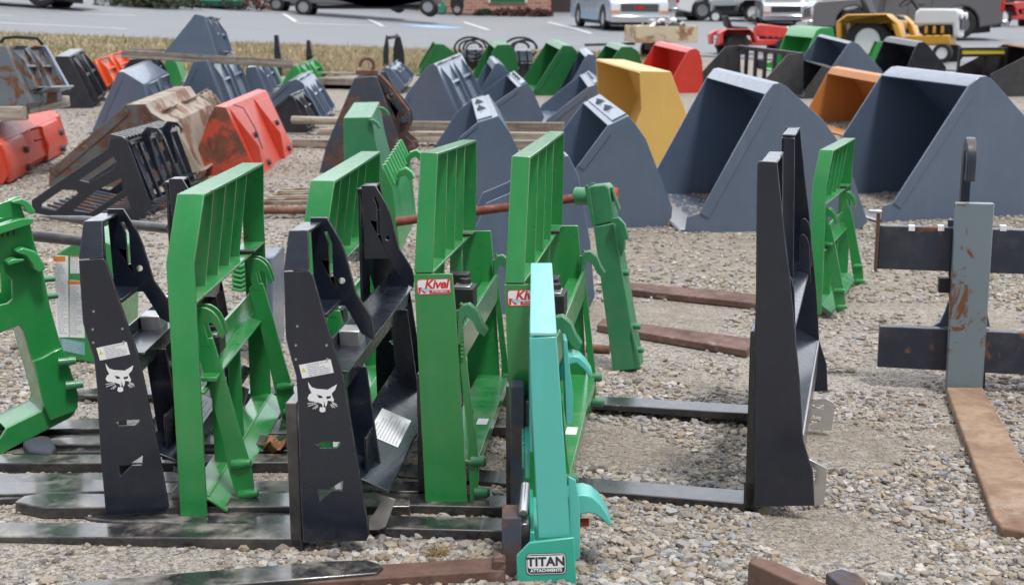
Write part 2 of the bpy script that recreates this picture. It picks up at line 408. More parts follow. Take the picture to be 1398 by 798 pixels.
DIRT = [(G(a, b).x, G(a, b).y, r) for a, b, r in ((930, 350, .9), (870, 335, .7), (1040, 345, .7), (1180, 385, .8), (900, 430, .5), (850, 610, .30), (1150, 600, .30), (1130, 730, .22), (480, 470, .3), (60, 300, .8), (1300, 600, .2), (620, 640, .2))]
def gravel_mat():
    T = NT('gravel_and_dirt'); co = T.co(1.0, False)
    v = T.n('ShaderNodeTexVoronoi'); T.l(co, v.inputs['Vector']); v.inputs['Scale'].default_value = 62
    v2 = T.n('ShaderNodeTexVoronoi'); T.l(co, v2.inputs['Vector']); v2.inputs['Scale'].default_value = 150
    sp = T.n('ShaderNodeSeparateColor'); T.l(v.outputs['Color'], sp.inputs[0]); sp2 = T.n('ShaderNodeSeparateColor'); T.l(v2.outputs['Color'], sp2.inputs[0])
    st = T.mix(T.ramp(sp.outputs[0], .1, .9), (.15, .14, .13), (.38, .355, .32)); st = T.mix(T.ramp(sp.outputs[1], .5, .9, 0, .6), st, (.44, .36, .27))
    fi = T.mix(sp2.outputs[0], (.20, .175, .15), (.44, .40, .35))
    c = T.mix(T.ramp(sp.outputs[2], .25, .6), fi, st)
    c = T.mix(T.ramp(v.outputs['Distance'], .5, .9, 0, .55), c, (.12, .105, .09))  # gaps between stones darkened, their shade painted into the colour
    # browner trodden dirt with moss
    pm = T.ramp(T.noise(co, .55, 6, .6, .3), .50, .64)
    wob = T.math('MULTIPLY', T.math('SUBTRACT', T.noise(co, 2.2, 6, .65), .5), 1.3)
    for cx, cy, rad in DIRT:
        vd = T.n('ShaderNodeVectorMath', operation='DISTANCE'); T.l(co, vd.inputs[0]); vd.inputs[1].default_value = (cx, cy, 0)
        dd = T.math('ADD', T.math('DIVIDE', vd.outputs['Value'], rad), wob)
        pm = T.math('MAXIMUM', pm, T.ramp(dd, 1.1, .6))
    dirt = T.mix(T.noise(co, 30, 7, .7), (.15, .118, .085), (.31, .255, .20))
    c = T.mix(T.math('MULTIPLY', pm, T.ramp(T.noise(co, 9, 6, .7), .38, .62, .15, .85)), c, dirt)
    mo = T.math('MULTIPLY', T.ramp(T.noise(co, .8, 5, .6), .55, .66), T.ramp(T.noise(co, 14, 7, .72), .5, .62, 0, .75))
    sy = T.n('ShaderNodeSeparateXYZ'); T.l(co, sy.inputs[0])
    zone = T.math('MULTIPLY', T.ramp(sy.outputs[1], 4.2, 5.2), T.ramp(sy.outputs[1], 11, 8))
    c = T.mix(T.math('MULTIPLY', mo, zone), c, (.22, .22, .055))
    T.l(c, T.b.inputs['Base Color']); T.b.inputs['Roughness'].default_value = .95
    h = T.math('ADD', T.math('MULTIPLY', T.math('SUBTRACT', 1.0, v.outputs['Distance']), T.ramp(sp.outputs[2], .2, .6)), T.math('MULTIPLY', T.noise(co, 160, 5), .35))
    T.bump(h, .010, 1.0); return T.m

ys = np.concatenate([np.arange(-6, 3, .5), np.arange(3, 24, .2), np.arange(24, 60, 1), np.arange(60, 160, 5), np.arange(160, 900, 40)])
xs = np.concatenate([np.arange(-500, -40, 40), np.arange(-40, -4, 1.5), np.arange(-4, 4.01, .5), np.arange(5, 40, 1.5), np.arange(40, 501, 40)])
M['gravel'] = gravel_mat()
struct(grid_sheet('gravel_ground', xs, ys, M['gravel']))

def asphalt_mat():
    T = NT('asphalt'); co = T.co(1.0, False)
    c = T.mix(T.noise(co, .25, 6, .6), (.15, .16, .175), (.205, .21, .225))
    c = T.mix(T.ramp(T.noise(co, 60, 4, .7), .4, .7), c, (.25, .255, .265)); c = T.mix(T.ramp(T.noise(T.co((.15, 1.5, 1), False), 1.0, 6, .6), .6, .68, 0, .5), c, (.12, .125, .135))
    T.l(c, T.b.inputs['Base Color']); T.b.inputs['Roughness'].default_value = .8; T.bump(T.noise(co, 120, 4), .004); return T.m
def grass_mat():
    T = NT('dry_grass'); co = T.co(1.0, False)
    c = T.mix(T.noise(co, 18, 7, .75), (.35, .29, .17), (.54, .45, .30)); c = T.mix(T.ramp(T.noise(co, .7, 5, .6), .52, .66, 0, .55), c, (.24, .24, .09))
    T.l(c, T.b.inputs['Base Color']); T.b.inputs['Roughness'].default_value = .95; T.bump(T.noise(co, 25, 8, .8), .05); return T.m
M['asphalt'] = asphalt_mat(); M['grass'] = grass_mat()
# parking-lot edge as seen in the photograph
ex = [G(*p) for p in ((-250, 33), (0, 46), (235, 55), (320, 60), (600, 69), (800, 73), (950, 77), (1150, 88), (1420, 105))]
EX, EY = np.array([p.x for p in ex]), np.array([p.y for p in ex])
def edge_y(x): return np.interp(x, EX, EY)
sgx = np.concatenate([np.linspace(-60, -20, 12), np.linspace(-19, 14, 60), np.linspace(15, 90, 16)])
struct(grid_sheet('parking_lot', sgx, np.linspace(0, 1, 50), M['asphalt'], .02, lambda s, t: (s, edge_y(s) + (130 - edge_y(s)) * t ** 1.8)))
def near_edge(x): return np.interp(x, [-60, -8, -1, 3, 30], [19.5, 19.5, 20.5, 24, 24]) + .25*np.sin(x*2.3) + .18*np.sin(x*5.1 + 1) + .1*np.sin(x*11) 
gx = np.linspace(-40, 3.2, 80)
gf = lambda s, t: (s, near_edge(s) + (np.maximum(edge_y(s) - .05, near_edge(s) + .02) - near_edge(s)) * t)
o = grid_sheet('grass_strip', gx, np.linspace(0, 1, 24), M['grass'], .012, gf); struct(o)
# blades
def blades(n, fx, name, mat, h0=.05, h1=.13, clump=None):
    vs = np.zeros((n, 3, 3)); X, Y = fx(n)
    a = RNG.uniform(0, 6.283, n); hh = RNG.uniform(h0, h1, n); wd = RNG.uniform(.006, .018, n); ln = RNG.uniform(-.05, .05, (n, 2))
    Z = zg(X, Y) + .01
    vs[:, 0] = np.stack([X - np.cos(a)*wd, Y - np.sin(a)*wd, Z], 1); vs[:, 1] = np.stack([X + np.cos(a)*wd, Y + np.sin(a)*wd, Z], 1)
    vs[:, 2] = np.stack([X + ln[:, 0], Y + ln[:, 1], Z + hh], 1)
    me = bpy.data.meshes.new(name); me.vertices.add(n*3); me.vertices.foreach_set('co', vs.ravel()); me.loops.add(n*3); me.loops.foreach_set('vertex_index', np.arange(n*3))
    me.polygons.add(n); me.polygons.foreach_set('loop_start', np.arange(0, n*3, 3)); me.update(); me.validate(); me.materials.append(mat)
    o = bpy.data.objects.new(name, me); COL.objects.link(o); return o
def fgr(n):
    s = RNG.uniform(-24, 3, n); t = RNG.uniform(0, 1, n) ** 1.3; x, y = gf(s, t); return x, y
tag(blades(60000, fgr, 'dry_grass', M['grass'], .04, .12), 'dry straw coloured grass on the strip beside the parking lot', 'grass', kind='stuff')

# ---------------------------------------------------------------- loose crushed stone
def stone_mat():
    T = NT('crushed_stone'); at = T.n('ShaderNodeAttribute'); at.attribute_name = 'tone'; co = T.co(1.0, False)
    sp = T.n('ShaderNodeSeparateColor'); T.l(at.outputs['Color'], sp.inputs[0])
    c = T.mix(T.ramp(sp.outputs[0], 0, 1), (.09, .082, .075), (.50, .47, .43)); c = T.mix(T.ramp(sp.outputs[1], .42, .8, 0, .75), c, (.31, .235, .155)); c = T.mix(T.ramp(sp.outputs[2], .8, .9, 0, .6), c, (.27, .31, .37))
    c = T.mix(T.ramp(T.noise(co, 210, 5, .7), .3, .7, .0, .4), c, (.30, .26, .21))
    T.l(c, T.b.inputs['Base Color']); T.b.inputs['Roughness'].default_value = .85; T.bump(T.noise(co, 500, 3), .0006); return T.m
M['stone'] = stone_mat()
def vnoise(x, y, s, seed=0):
    """cheap value noise on numpy arrays"""
    x = x*s + seed*17.3; y = y*s + seed*7.7; xi = np.floor(x); yi = np.floor(y); fx = x-xi; fy = y-yi
    h = lambda a, b: np.modf(np.abs(np.sin(a*127.1 + b*311.7 + seed) * 43758.5453))[0]
    fx = fx*fx*(3-2*fx); fy = fy*fy*(3-2*fy)
    return (h(xi, yi)*(1-fx) + h(xi+1, yi)*fx)*(1-fy) + (h(xi, yi+1)*(1-fx) + h(xi+1, yi+1)*fx)*fy
def stones(name, n, y0, y1, r0, r1, pw, zlift=.25, sub=1, keepfn=None, xy=None, ztop=None, kind='stuff'):
    bm = bmesh.new(); bmesh.ops.create_icosphere(bm, subdivisions=sub, radius=1); bv = np.array([v.co[:] for v in bm.verts]); bf = np.array([[v.index for v in f.verts] for f in bm.faces]); bm.free()
    if xy is None:
        u = RNG.uniform(0, 1, n); Y = y0 + (y1 - y0) * u ** pw; X = RNG.uniform(-1, 1, n) * (Y * .43 + .35)
    else: X, Y = xy(n)
    if keepfn is not None:
        k = keepfn(X, Y); X, Y = X[k], Y[k]; n = len(X)
    r = r0 + (r1 - r0) * RNG.beta(1.0, 4.2, n)
    nv = len(bv)
    V = bv[None] * (1 + RNG.uniform(-.28, .28, (n, nv, 1)))
    V = V * (r[:, None, None] * np.stack([RNG.uniform(.8, 1.35, n), RNG.uniform(.6, 1.0, n), RNG.uniform(.38, .75, n)], 1)[:, None, :])
    a = RNG.uniform(0, 6.283, n); b = RNG.normal(0, .35, n); ca, sa, cb, sb = np.cos(a)[:, None], np.sin(a)[:, None], np.cos(b)[:, None], np.sin(b)[:, None]
    x, y, z = V[..., 0], V[..., 1], V[..., 2]; y, z = y*cb - z*sb, y*sb + z*cb; x, y = x*ca - y*sa, x*sa + y*ca
    base = (zg(X, Y) if ztop is None else ztop(X, Y))
    z = z + (base + r * zlift)[:, None]
    V = np.stack([x + X[:, None], y + Y[:, None], z], 2).reshape(-1, 3)
    F = (bf[None] + (np.arange(n) * nv)[:, None, None]).reshape(-1, 3); nf = len(F)
    me = bpy.data.meshes.new(name); me.vertices.add(len(V)); me.vertices.foreach_set('co', V.ravel()); me.loops.add(nf*3); me.loops.foreach_set('vertex_index', F.ravel())
    me.polygons.add(nf); me.polygons.foreach_set('loop_start', np.arange(0, nf*3, 3)); me.update(calc_edges=True)
    me.shade_flat()
    at = me.attributes.new('tone', 'FLOAT_COLOR', 'FACE'); tone = np.ones((n, 4)); tone[:, 0] = np.clip(RNG.normal(.52, .36, n), 0, 1); tone[:, 1] = RNG.uniform(0, 1, n); tone[:, 2] = RNG.uniform(0, 1, n)
    at.data.foreach_set('color', np.repeat(tone, len(bf), 0).ravel())
    me.materials.append(M['stone']); o = bpy.data.objects.new(name, me); COL.objects.link(o); return o
def keep(X, Y):
    v = .55*vnoise(X, Y, 1.1, 1) + .3*vnoise(X, Y, 3.1, 2) + .15*vnoise(X, Y, 9, 3)
    lim = np.interp(Y, [3, 4.2, 5.5, 7], [.68, .60, .46, .45])
    wob = (vnoise(X, Y, 2.2, 5) - .5) * .9
    for cx, cy, rad in DIRT: lim = lim - .42 * (1 - sstep(.6, 1.15, np.hypot(X - cx, Y - cy) / rad + wob))
    return v + RNG.uniform(-.12, .12, len(X)) < lim
tag(stones('gravel_stones', 90000, 2.7, 7.5, .0036, .0290, 1.3, keepfn=keep), 'loose crushed grey and tan stones covering the yard', 'gravel', kind='stuff')
tag(stones('fine_gravel', 60000, 2.7, 6.0, .0020, .0065, 1.2), 'fine gravel grit lying between the larger stones', 'gravel', kind='stuff')
tag(stones('far_gravel', 100000, 6.6, 16, .008, .030, 1.25, keepfn=lambda X, Y: keep(X, Y) | (RNG.uniform(0, 1, len(X)) < .22)), 'pale gravel further back between the buckets', 'gravel', kind='stuff')

# painted stripes on the parking lot
def stripe(name, a, b, wd, mat=None, off=.026):
    p, q = G(*a), G(*b); d = (q - p); d.z = 0; L = d.length; d.normalize(); nrm = Vector((-d.y, d.x, 0))
    n = max(2, int(L / 1.5)); rows = []
    for i in range(n + 1):
        c = p + d * (L * i / n); rows.append((c + nrm * wd / 2, c - nrm * wd / 2))
    vs = [(v.x, v.y, float(zg(v.x, v.y)) + off) for r in rows for v in r]
    me = bpy.data.meshes.new(name); me.from_pydata(vs, [], [(2*i, 2*i+1, 2*i+3, 2*i+2) for i in range(n)]); me.materials.append(mat or M['road_white'])
    o = bpy.data.objects.new(name, me); COL.objects.link(o); return struct(o)
M['road_white'] = plain('worn_road_paint', (.62, .63, .64), .7, noisy=.25, scale=6)
M['road_blue'] = plain('blue_road_paint', (.22, .42, .66), .7, noisy=.25, scale=6)
for a, b in (((630, 30), (667, 42)), ((748, 31), (807, 47)), ((387, 20), (404, 31)), ((500, 26), (523, 37)), ((404, 33), (510, 36)), ((440, 28), (500, 31)), ((0, 32.5), (173, 41)), ((85, 19), (185, 22.5)), ((-60, 21), (20, 23))):
    stripe('parking_stripe', a, b, .12)
stripe('parking_bay_symbol', (561, 36.5), (618, 38.5), 1.5, M['road_blue'])
stripe('parking_bay_symbol', (577, 36.6), (597, 37.6), .5, None, .031)
# ---------------------------------------------------------------- loader buckets
def proj(P):
    q = P - CAMP; d = q.dot(FWD); return CX + FPX * q.x / d, CY - FPX * q.dot(UPV) / d
def locfit(anchor, near, far, W, wn=0.0, roll=True, **k):
    """frame whose corner seen at `near` (depth wn) lands on `far` after W along its width axis, by turning and rolling it"""
    yaw = rl = 0.0
    for it in range(25):
        L = Loc(*anchor, yaw, **k)
        if roll: L.M = L.M @ Matrix.Rotation(rl, 4, 'X'); L.I = L.M.inverted()
        p = L.pt(*near, wn); q = L.M @ (p + Vector((0, W, 0))); x, y = proj(q); d = (q - CAMP).dot(FWD)
        yaw += math.degrees((far[0] - x) * d / (FPX * W)) * .8
        if roll: rl += -(far[1] - y) * d / (FPX * W) * .8
    L.yaw = yaw; L.err = far[1] - y
    return L
def solve_far(px, py, near, far, lo, hi, **k):
    best = None
    for W in np.linspace(lo, hi, 5):
        L = locfit((px, py), near, far, float(W), roll=False, **k)
        if best is None or abs(L.err) < best[0]: best = (abs(L.err), L.yaw, float(W))
    return best[1], best[2]

def seg2(a, b):
    dx, dz = b[0]-a[0], b[1]-a[1]; L = math.hypot(dx, dz); return L, (dx/L, dz/L), (dz/L, -dx/L)
def sn(a, s_, n_, q): return [(a[0] + s_[0]*s + n_[0]*n, a[1] + s_[1]*s + n_[1]*n) for s, n in q]

def bucket(label, mat, out, near, far, ns=None, lo=1.2, hi=2.1, back=None, hook=None, strip=True, t=.012, group='loader buckets in the yard',
           Y=None, yaw=None, W=None, light=None, edge_mat=None, anchor=None, slope=True, shell_mat=None, side_mat=None, open_top=False, name='loader_bucket', rake=None):
    anchor = anchor or out[0]
    k = dict(Y=Y, slope=slope)
    if yaw is None: yaw, W = solve_far(*anchor, near, far, lo, hi, **k)
    L = Loc(*anchor, yaw, **k); uz = L.uz(out); ns = ns or len(out) - 1
    th = thing(name, label, 'bucket', L, group)
    mt = M[mat]; sm = M[side_mat] if side_mat else mt
    MB().slab(uz, 0, t).build('side_plate', sm, th, .003); MB().slab(uz, W - t, W).build('side_plate', sm, th, .003)
    ch = uz[:ns]
    MB().sheet2(ch, t, t, W - t).build('bucket_shell', M[shell_mat] if shell_mat else mt, th, .002)
    u0, z0 = uz[0]
    L0, d0, n0 = seg2(uz[0], uz[1])
    MB().slab(sn(uz[0], d0, n0, [(-.045, -t-.002), (.15, -t-.002), (.15, -t-.013), (-.03, -t-.013)]), t+.001, W - t-.001).build('cutting_edge', M[edge_mat] if edge_mat else mt, th, .002)
    if strip:
        a = uz[ns-1]; b = uz[ns] if ns < len(uz) else uz[0]
        Lm, d, n = seg2(a, b)            # runs down the mouth; interior is on the left = -n
        s = min(.075, Lm*.15)
        q = [(0, -.001), (Lm, -.001), (Lm, -s), (s*.6, -s)]
        MB().slab(sn(a, d, n, q), -.007, -.0006).build('edge_strip', sm, th, .002)
    if back:
        i, j = back; a, b = uz[i], uz[j]; Lb, d, n = seg2(a, b)
        lm = M[light] if light else mt
        w0, w1 = .10*W, .90*W
        mp = MB().slab(sn(a, d, n, [(.04*Lb, .001), (.97*Lb, .001), (.97*Lb, .010), (.04*Lb, .010)]), w0, w1).build('mount_plate', lm, th, .002)
        for ww in (w0, .42*W, .58*W, w1 - .012):
            hgt = .075 if ww in (w0, w1 - .012) else .055
            MB().slab(sn(a, d, n, [(.03*Lb, .0105), (.10*Lb, hgt), (.60*Lb, hgt), (.9*Lb, .02), (.97*Lb, .0105)]), ww, ww + .012).build('flange', mt, mp, .002)
        for (p0, p1), hh in (((w0 + .014, .42*W - .002), .05), ((.58*W + .014, w1 - .014), .05)):
            MB().slab(sn(a, d, n, [(.52*Lb, .0105), (.52*Lb, hh), (.57*Lb, hh), (.57*Lb, .0105)]), p0, p1).build('cross_bar', lm, mp, .002)
            MB().slab(sn(a, d, n, [(.93*Lb, .0105), (.955*Lb, .06), (.975*Lb, .06), (.975*Lb, .0105)]), p0, p1).build('hook_lip', lm, mp, .002)
            MB().slab(sn(a, d, n, [(.05*Lb, .0105), (.05*Lb, .085), (.075*Lb, .085), (.075*Lb, .0105)]), p0, p1).build('hook_lip', lm, mp, .002)
    if hook:
        i, j, nh = hook; a, b = uz[i], uz[j]; Lb, d, n = seg2(a, b)
        hp = MB().slab(sn(a, d, n, [(.02*Lb, .001), (.98*Lb, .001), (.98*Lb, .012), (.02*Lb, .012)]), .05*W, .97*W).build('hook_plate', M['gray_light'], th, .002)
        for q in range(nh):
            wc = W * (.2 + .6 * (q + .5) / nh)
            m = MB().prism([Vector((sn(a, d, n, [(s_, h_)])[0][0], w_, sn(a, d, n, [(s_, h_)])[0][1])) for s_, h_, w_ in ((.2*Lb, .0125, wc), (.8*Lb, .0125, wc + .03), (.8*Lb, .0125, wc + .10), (.35*Lb, .0125, wc + .09))],
                           Vector((n[0], 0, n[1])) * .002)
            m.build('cutout_shade', M['plastic'], hp)  # thin black patch standing in for the dark inside a cut-out
            m = MB().prism([Vector((sn(a, d, n, [(s_, h_)])[0][0], wc + .10, sn(a, d, n, [(s_, h_)])[0][1])) for s_, h_ in ((.2*Lb, .013), (.85*Lb, .013), (.6*Lb, .05))], (0, .012, 0))
            m.build('hook', M['gray_light'], hp)
    return th, L, uz, W

GG = 'blue-grey loader buckets lying in rows'
# the two big high-capacity buckets
bucket('large blue-grey bucket behind the tall black fork frame, mouth open to the left', 'gray',
       [(935,318),(1168,318),(1185,303),(1150,200),(1123,163),(1072,117),(1064,113),(1056,115),(1045,129),(955,291),(938,296)], (1060,113), (977,93), ns=9, group=GG, edge_mat='steel')
bucket('largest blue-grey bucket at the right edge, in front of the black scoop', 'gray',
       [(1203,304),(1500,306),(1505,290),(1440,205),(1390,148),(1356,110),(1347,104),(1338,105),(1322,118),(1219,277),(1206,281)], (1345,104), (1223,90), ns=9, group=GG, edge_mat='steel')
# middle row
bucket('blue-grey bucket with bright hook plate, just left of the yellow bucket', 'gray',
       [(728,312),(905,312),(917,297),(918,284),(882,190),(868,170),(858,158),(838,168),(830,171),(789,226),(735,297)], (858,158), (819,129), ns=9, hook=(6,7,2), group=GG, lo=1.4)
bucket('blue-grey bucket with hook plate behind the first Kivel frame', 'gray',
       [(578,281),(722,281),(728,265),(712,215),(697,182),(680,158),(673,161),(652,167),(628,187),(580,262)], (673,161), (661,131), ns=8, hook=(6,7,2), group=GG, lo=1.3)
bucket('blue-grey bucket low behind the Kivel frames, only its edge showing', 'gray',
       [(625,430),(800,430),(812,405),(806,330),(790,240),(776,212),(768,214),(700,262),(664,277),(640,330)], (790,240), (778,215), yaw=-4, W=.4, group=GG, strip=False, ns=6)
bucket('blue-grey bucket showing three slots on its hook plate, between the green buckets and the beams', 'gray',
       [(645,172),(738,171),(743,160),(728,125),(719,113),(712,117),(707,119),(673,143),(648,166)], (719,113), (702,103), ns=7, hook=(4,5,3), group=GG, lo=1.3)
bucket('blue-grey bucket overlapping the yellow bucket on its left, three slots in its hook plate', 'gray',
       [(741,174),(850,174),(860,160),(835,125),(817,113),(812,116),(803,119),(747,163)], (817,113), (804,101), ns=7, hook=(4,5,3), group=GG, lo=1.3)
bucket('small blue-grey bucket between two dark green buckets, left one of the pair', 'gray',
       [(645,150),(700,150),(702,140),(695,100),(689,91),(681,86),(676,87),(672,95),(647,142)], (681,86), (673,80), group=GG, lo=.9, hi=1.5)
bucket('small blue-grey bucket between the third green bucket and the yellow bucket', 'gray',
       [(768,140),(818,140),(822,125),(817,82),(811,75),(803,74),(799,78),(771,130)], (803,74), (794,70), group=GG, lo=.9, hi=1.5)
bucket('large blue-grey bucket turned with its silvery mount plate to the right', 'gray',
       [(540,171),(622,171),(624,155),(597,92),(592,87),(583,91),(556,127),(541,160)], (592,87), (627.7,76.4), back=(2,4), light='gray_light', group=GG, lo=1.4)
bucket('small blue-grey bucket behind the rusty ringed bucket', 'gray',
       [(510,128),(545,128),(553,118),(534,94),(527,92),(518,98),(510,118)], (527,92), (540,90), back=(2,4), group=GG, lo=.9, hi=1.4)
bucket('blue-grey bucket behind the rust and tan scoop at the left', 'gray',
       [(125,184),(210,184),(212,176),(196,115),(169,98),(161,98),(127,176)], (169,98), (204,88), back=(2,3), group=GG, light='gray_light', lo=1.4)
bucket('blue-grey bucket under the raised one, its bright back plate facing right', 'gray',
       [(238,158),(300,158),(308,150),(282,83),(264,84),(240,140)], (282,83), (318,74), back=(2,3), light='gray_light', group=GG, lo=1.3)
bucket('small blue-grey bucket at the right of the stacked pair', 'gray',
       [(333,140),(362,140),(366,130),(349,91),(337,92),(333,118)], (348,91), (363,89), back=(2,3), group=GG, light='gray_light', lo=.9, hi=1.5)
bucket('blue-grey bucket leaning over a black one left of the rusty ringed bucket', 'gray',
       [(370,170),(430,172),(440,166),(414,114),(405,108),(392,112),(366,134)], (405,108), (422,101), back=(2,4), light='gray_light', group=GG, lo=.9, hi=1.4)
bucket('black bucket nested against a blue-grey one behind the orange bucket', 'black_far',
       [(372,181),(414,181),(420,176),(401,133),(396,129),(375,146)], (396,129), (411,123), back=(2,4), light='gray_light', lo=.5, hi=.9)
# blue-grey bucket riding on the timbers
Lq = Loc(238,158,0)
b16, L16, uz16, W16 = bucket('blue-grey bucket resting high on long wooden beams', 'gray',
       [(222,74),(262,82),(294,80),(296,76),(279,22),(266,19.5),(262,25)], (279,22), (297,15), back=(3,4), light='gray_light', group=GG, Y=Lq.O.y + .1, lo=1.0, hi=1.6, slope=False)
# black buckets at the left
bucket('black bucket standing behind the grey rusty stack', 'black_far',
       [(60,149),(124,149),(128,143),(94,77),(76,77),(62,140)], (94,77), (113,69), back=(2,3), light='darkplate', lo=1.0, hi=1.6)
bucket('black bucket just left of the pale green one, half hidden by blue-grey', 'black_far',
       [(165,132),(215,132),(220,126),(199,80),(178,81),(167,96)], (199,80), (209,79), back=(2,3), light='darkplate', lo=1.0, hi=1.6)
bucket('bright orange bucket between the black buckets', 'orange_hot',
       [(112,125),(143,125),(146,118),(129,82),(123,84),(113,116)], (129,82), (168,74), lo=1.3, hi=1.8, strip=False, back=(2,3))
# green ones
GB = 'green loader buckets'
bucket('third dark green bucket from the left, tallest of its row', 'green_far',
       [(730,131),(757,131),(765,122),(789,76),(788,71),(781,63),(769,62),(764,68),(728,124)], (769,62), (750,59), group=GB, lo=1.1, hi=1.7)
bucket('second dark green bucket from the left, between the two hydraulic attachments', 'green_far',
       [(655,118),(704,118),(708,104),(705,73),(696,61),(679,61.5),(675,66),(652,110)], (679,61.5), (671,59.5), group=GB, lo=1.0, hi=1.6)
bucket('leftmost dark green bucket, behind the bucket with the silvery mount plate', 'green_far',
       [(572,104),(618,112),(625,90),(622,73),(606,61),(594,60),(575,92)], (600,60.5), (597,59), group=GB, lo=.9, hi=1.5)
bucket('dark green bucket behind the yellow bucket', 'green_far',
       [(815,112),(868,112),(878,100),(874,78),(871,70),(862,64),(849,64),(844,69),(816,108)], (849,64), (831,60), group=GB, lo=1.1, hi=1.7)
bucket('green bucket left of the upright black fork blade, hooks on its back', 'green_bright',
       [(380,119),(410,122),(418,118),(408,96),(404,89),(399,92),(382,117)], (404,89), (430,79), back=(2,4), group=GB, lo=.9, hi=1.4)
bucket('thin slice of light green bucket behind the stacked blue-grey buckets', 'green_bright',
       [(352,120),(376,120),(382,114),(371,90),(364,91),(354,115)], (371,90), (375,89), group=GB, lo=.4, hi=.8, strip=False)
bucket('pale green bucket under the raised blue-grey bucket', 'green_bright',
       [(220,118),(242,122),(249,108),(240,84),(227,82),(222,96)], (240,84), (246,83), group=GB, lo=.5, hi=.9, strip=False)
bucket('green bucket with square mouth beside the red garden tractor', 'green_bright',
       [(1071,100),(1115,100),(1128,90),(1141,55),(1137,38),(1121,38),(1115,42),(1110,52),(1095,88),(1073,96)], (1121,38), (1082,35), ns=8, group=GB, lo=1.1, hi=1.7)
bucket('sliver of green bucket under the white garden tractor', 'green_bright',
       [(1183,92),(1204,94),(1210,80),(1206,58),(1198,57),(1185,86)], (1198,57), (1194,56.5), group=GB, lo=.5, hi=.8, strip=False)
# right hand side
bucket('blue-grey bucket behind the faded orange bucket', 'gray',
       [(1130,128),(1210,128),(1212,115),(1203,95),(1190,80),(1172,60),(1163,57),(1158,60),(1133,96),(1128,108)], (1165,57), (1122,50), ns=8, group=GG, lo=1.4)
bucket('small black bucket between the white tractor and the large bucket', 'black_far',
       [(1240,112),(1288,114),(1292,92),(1270,65),(1262,57),(1255,58),(1250,64),(1238,92)], (1257,57), (1212,50), ns=7, lo=1.3, hi=1.9)
bucket('red bucket under the rusty trailer box', 'red',
       [(915,128),(955,128),(960,112),(959,85),(955,70),(950,66.5),(943,67.5),(938,72),(917,108)], (947,67), (901,60), lo=1.3, hi=1.9)
bucket('smooth faded orange bucket between the two largest buckets', 'tan_orange',
       [(1168,190),(1260,190),(1270,170),(1250,128),(1232,108),(1222,104),(1213,106),(1207,115),(1170,182)], (1222,104), (1143,98), lo=1.3, hi=1.9, strip=False)
bucket('tall yellow bucket with a stepped side right of the blue-grey buckets', 'yellow',
       [(868,226),(905,226),(912,215),(938,157),(916,98),(875,97),(873.5,100),(876,150),(870,164),(860,200)], (874,97), (814,80), ns=7, lo=1.5, hi=2.2, strip=False)
# rusty / dark
bucket('dark scoop half hidden behind the faded orange bucket', 'darkplate',
       [(1098,135),(1165,135),(1175,120),(1168,104),(1158,98),(1130,92),(1124,90),(1100,122)], (1160,99), (1126,90), ns=6, lo=1.0, hi=1.6, strip=False, shell_mat='rust_dark')
bucket('rust and tan painted scoop lying behind the black rock grapple', 'rust_tan',
       [(66,256),(255,262),(262,250),(232,170),(206,154),(198,142),(172,143),(68,232)], (200,142), (262,117), back=(2,4), light='rust_tan', side_mat='rust_side', lo=1.2, hi=1.9, strip=True)
bucket('small rusty bucket between the tan scoop and the orange bucket', 'rust_tan',
       [(225,170),(278,170),(290,158),(277,131),(268,129),(240,150)], (268,129), (280,124), back=(2,4), light='rust_tan', lo=.5, hi=.9, strip=False)
# orange bucket, standing on its mouth
b_or, L_or, uz_or, W_or = bucket('orange-red bucket with black bolts on its back and worn rusty side', 'orange',
       [(262,240),(308,262),(347,248),(352,240),(318,168),(308,147),(294,145),(286,158),(266,215)], (308,147), (364,123), back=None, strip=False, side_mat='rust_red', lo=1.2, hi=1.7)
i_, j_ = 3, 5
Lb, d_, n_ = seg2(uz_or[3], uz_or[5])
for ww in (.06*W_or, .62*W_or):
    g = MB().slab(sn(uz_or[3], d_, n_, [(-.02, .001), (-.02, .03), (.35*Lb, .10), (.8*Lb, .03), (.98*Lb, .001)]), ww, ww + .02); gp = g.build('bracket', M['orange'], b_or, .004)
    g = MB().slab(sn(uz_or[3], d_, n_, [(-.03, .001), (-.03, .02), (.9*Lb, .02), (.9*Lb, .001)]), ww + .021, ww + .32*W_or); g.build('back_plate', M['orange'], b_or, .006)
    for s_ in (.08, .5):
        p = sn(uz_or[3], d_, n_, [(s_*Lb, .021)])[0]; p2 = sn(uz_or[3], d_, n_, [(s_*Lb, .05)])[0]
        wc = ww + .2*W_or
        MB().cyl((p[0], wc, p[1]), (p2[0], wc, p2[1]), .028, n=12).build('bolt', M['rust_dark'], b_or, .003)
pa = sn(uz_or[3], d_, n_, [(Lb*1.0, .03), (Lb*.9, .10), (Lb*.6, .12), (Lb*.3, .10)])
MB().tube([(p[0], .1*W_or, p[1]) for p in pa], .006, 6).build('grab_rod', M['rust_dark'], b_or)
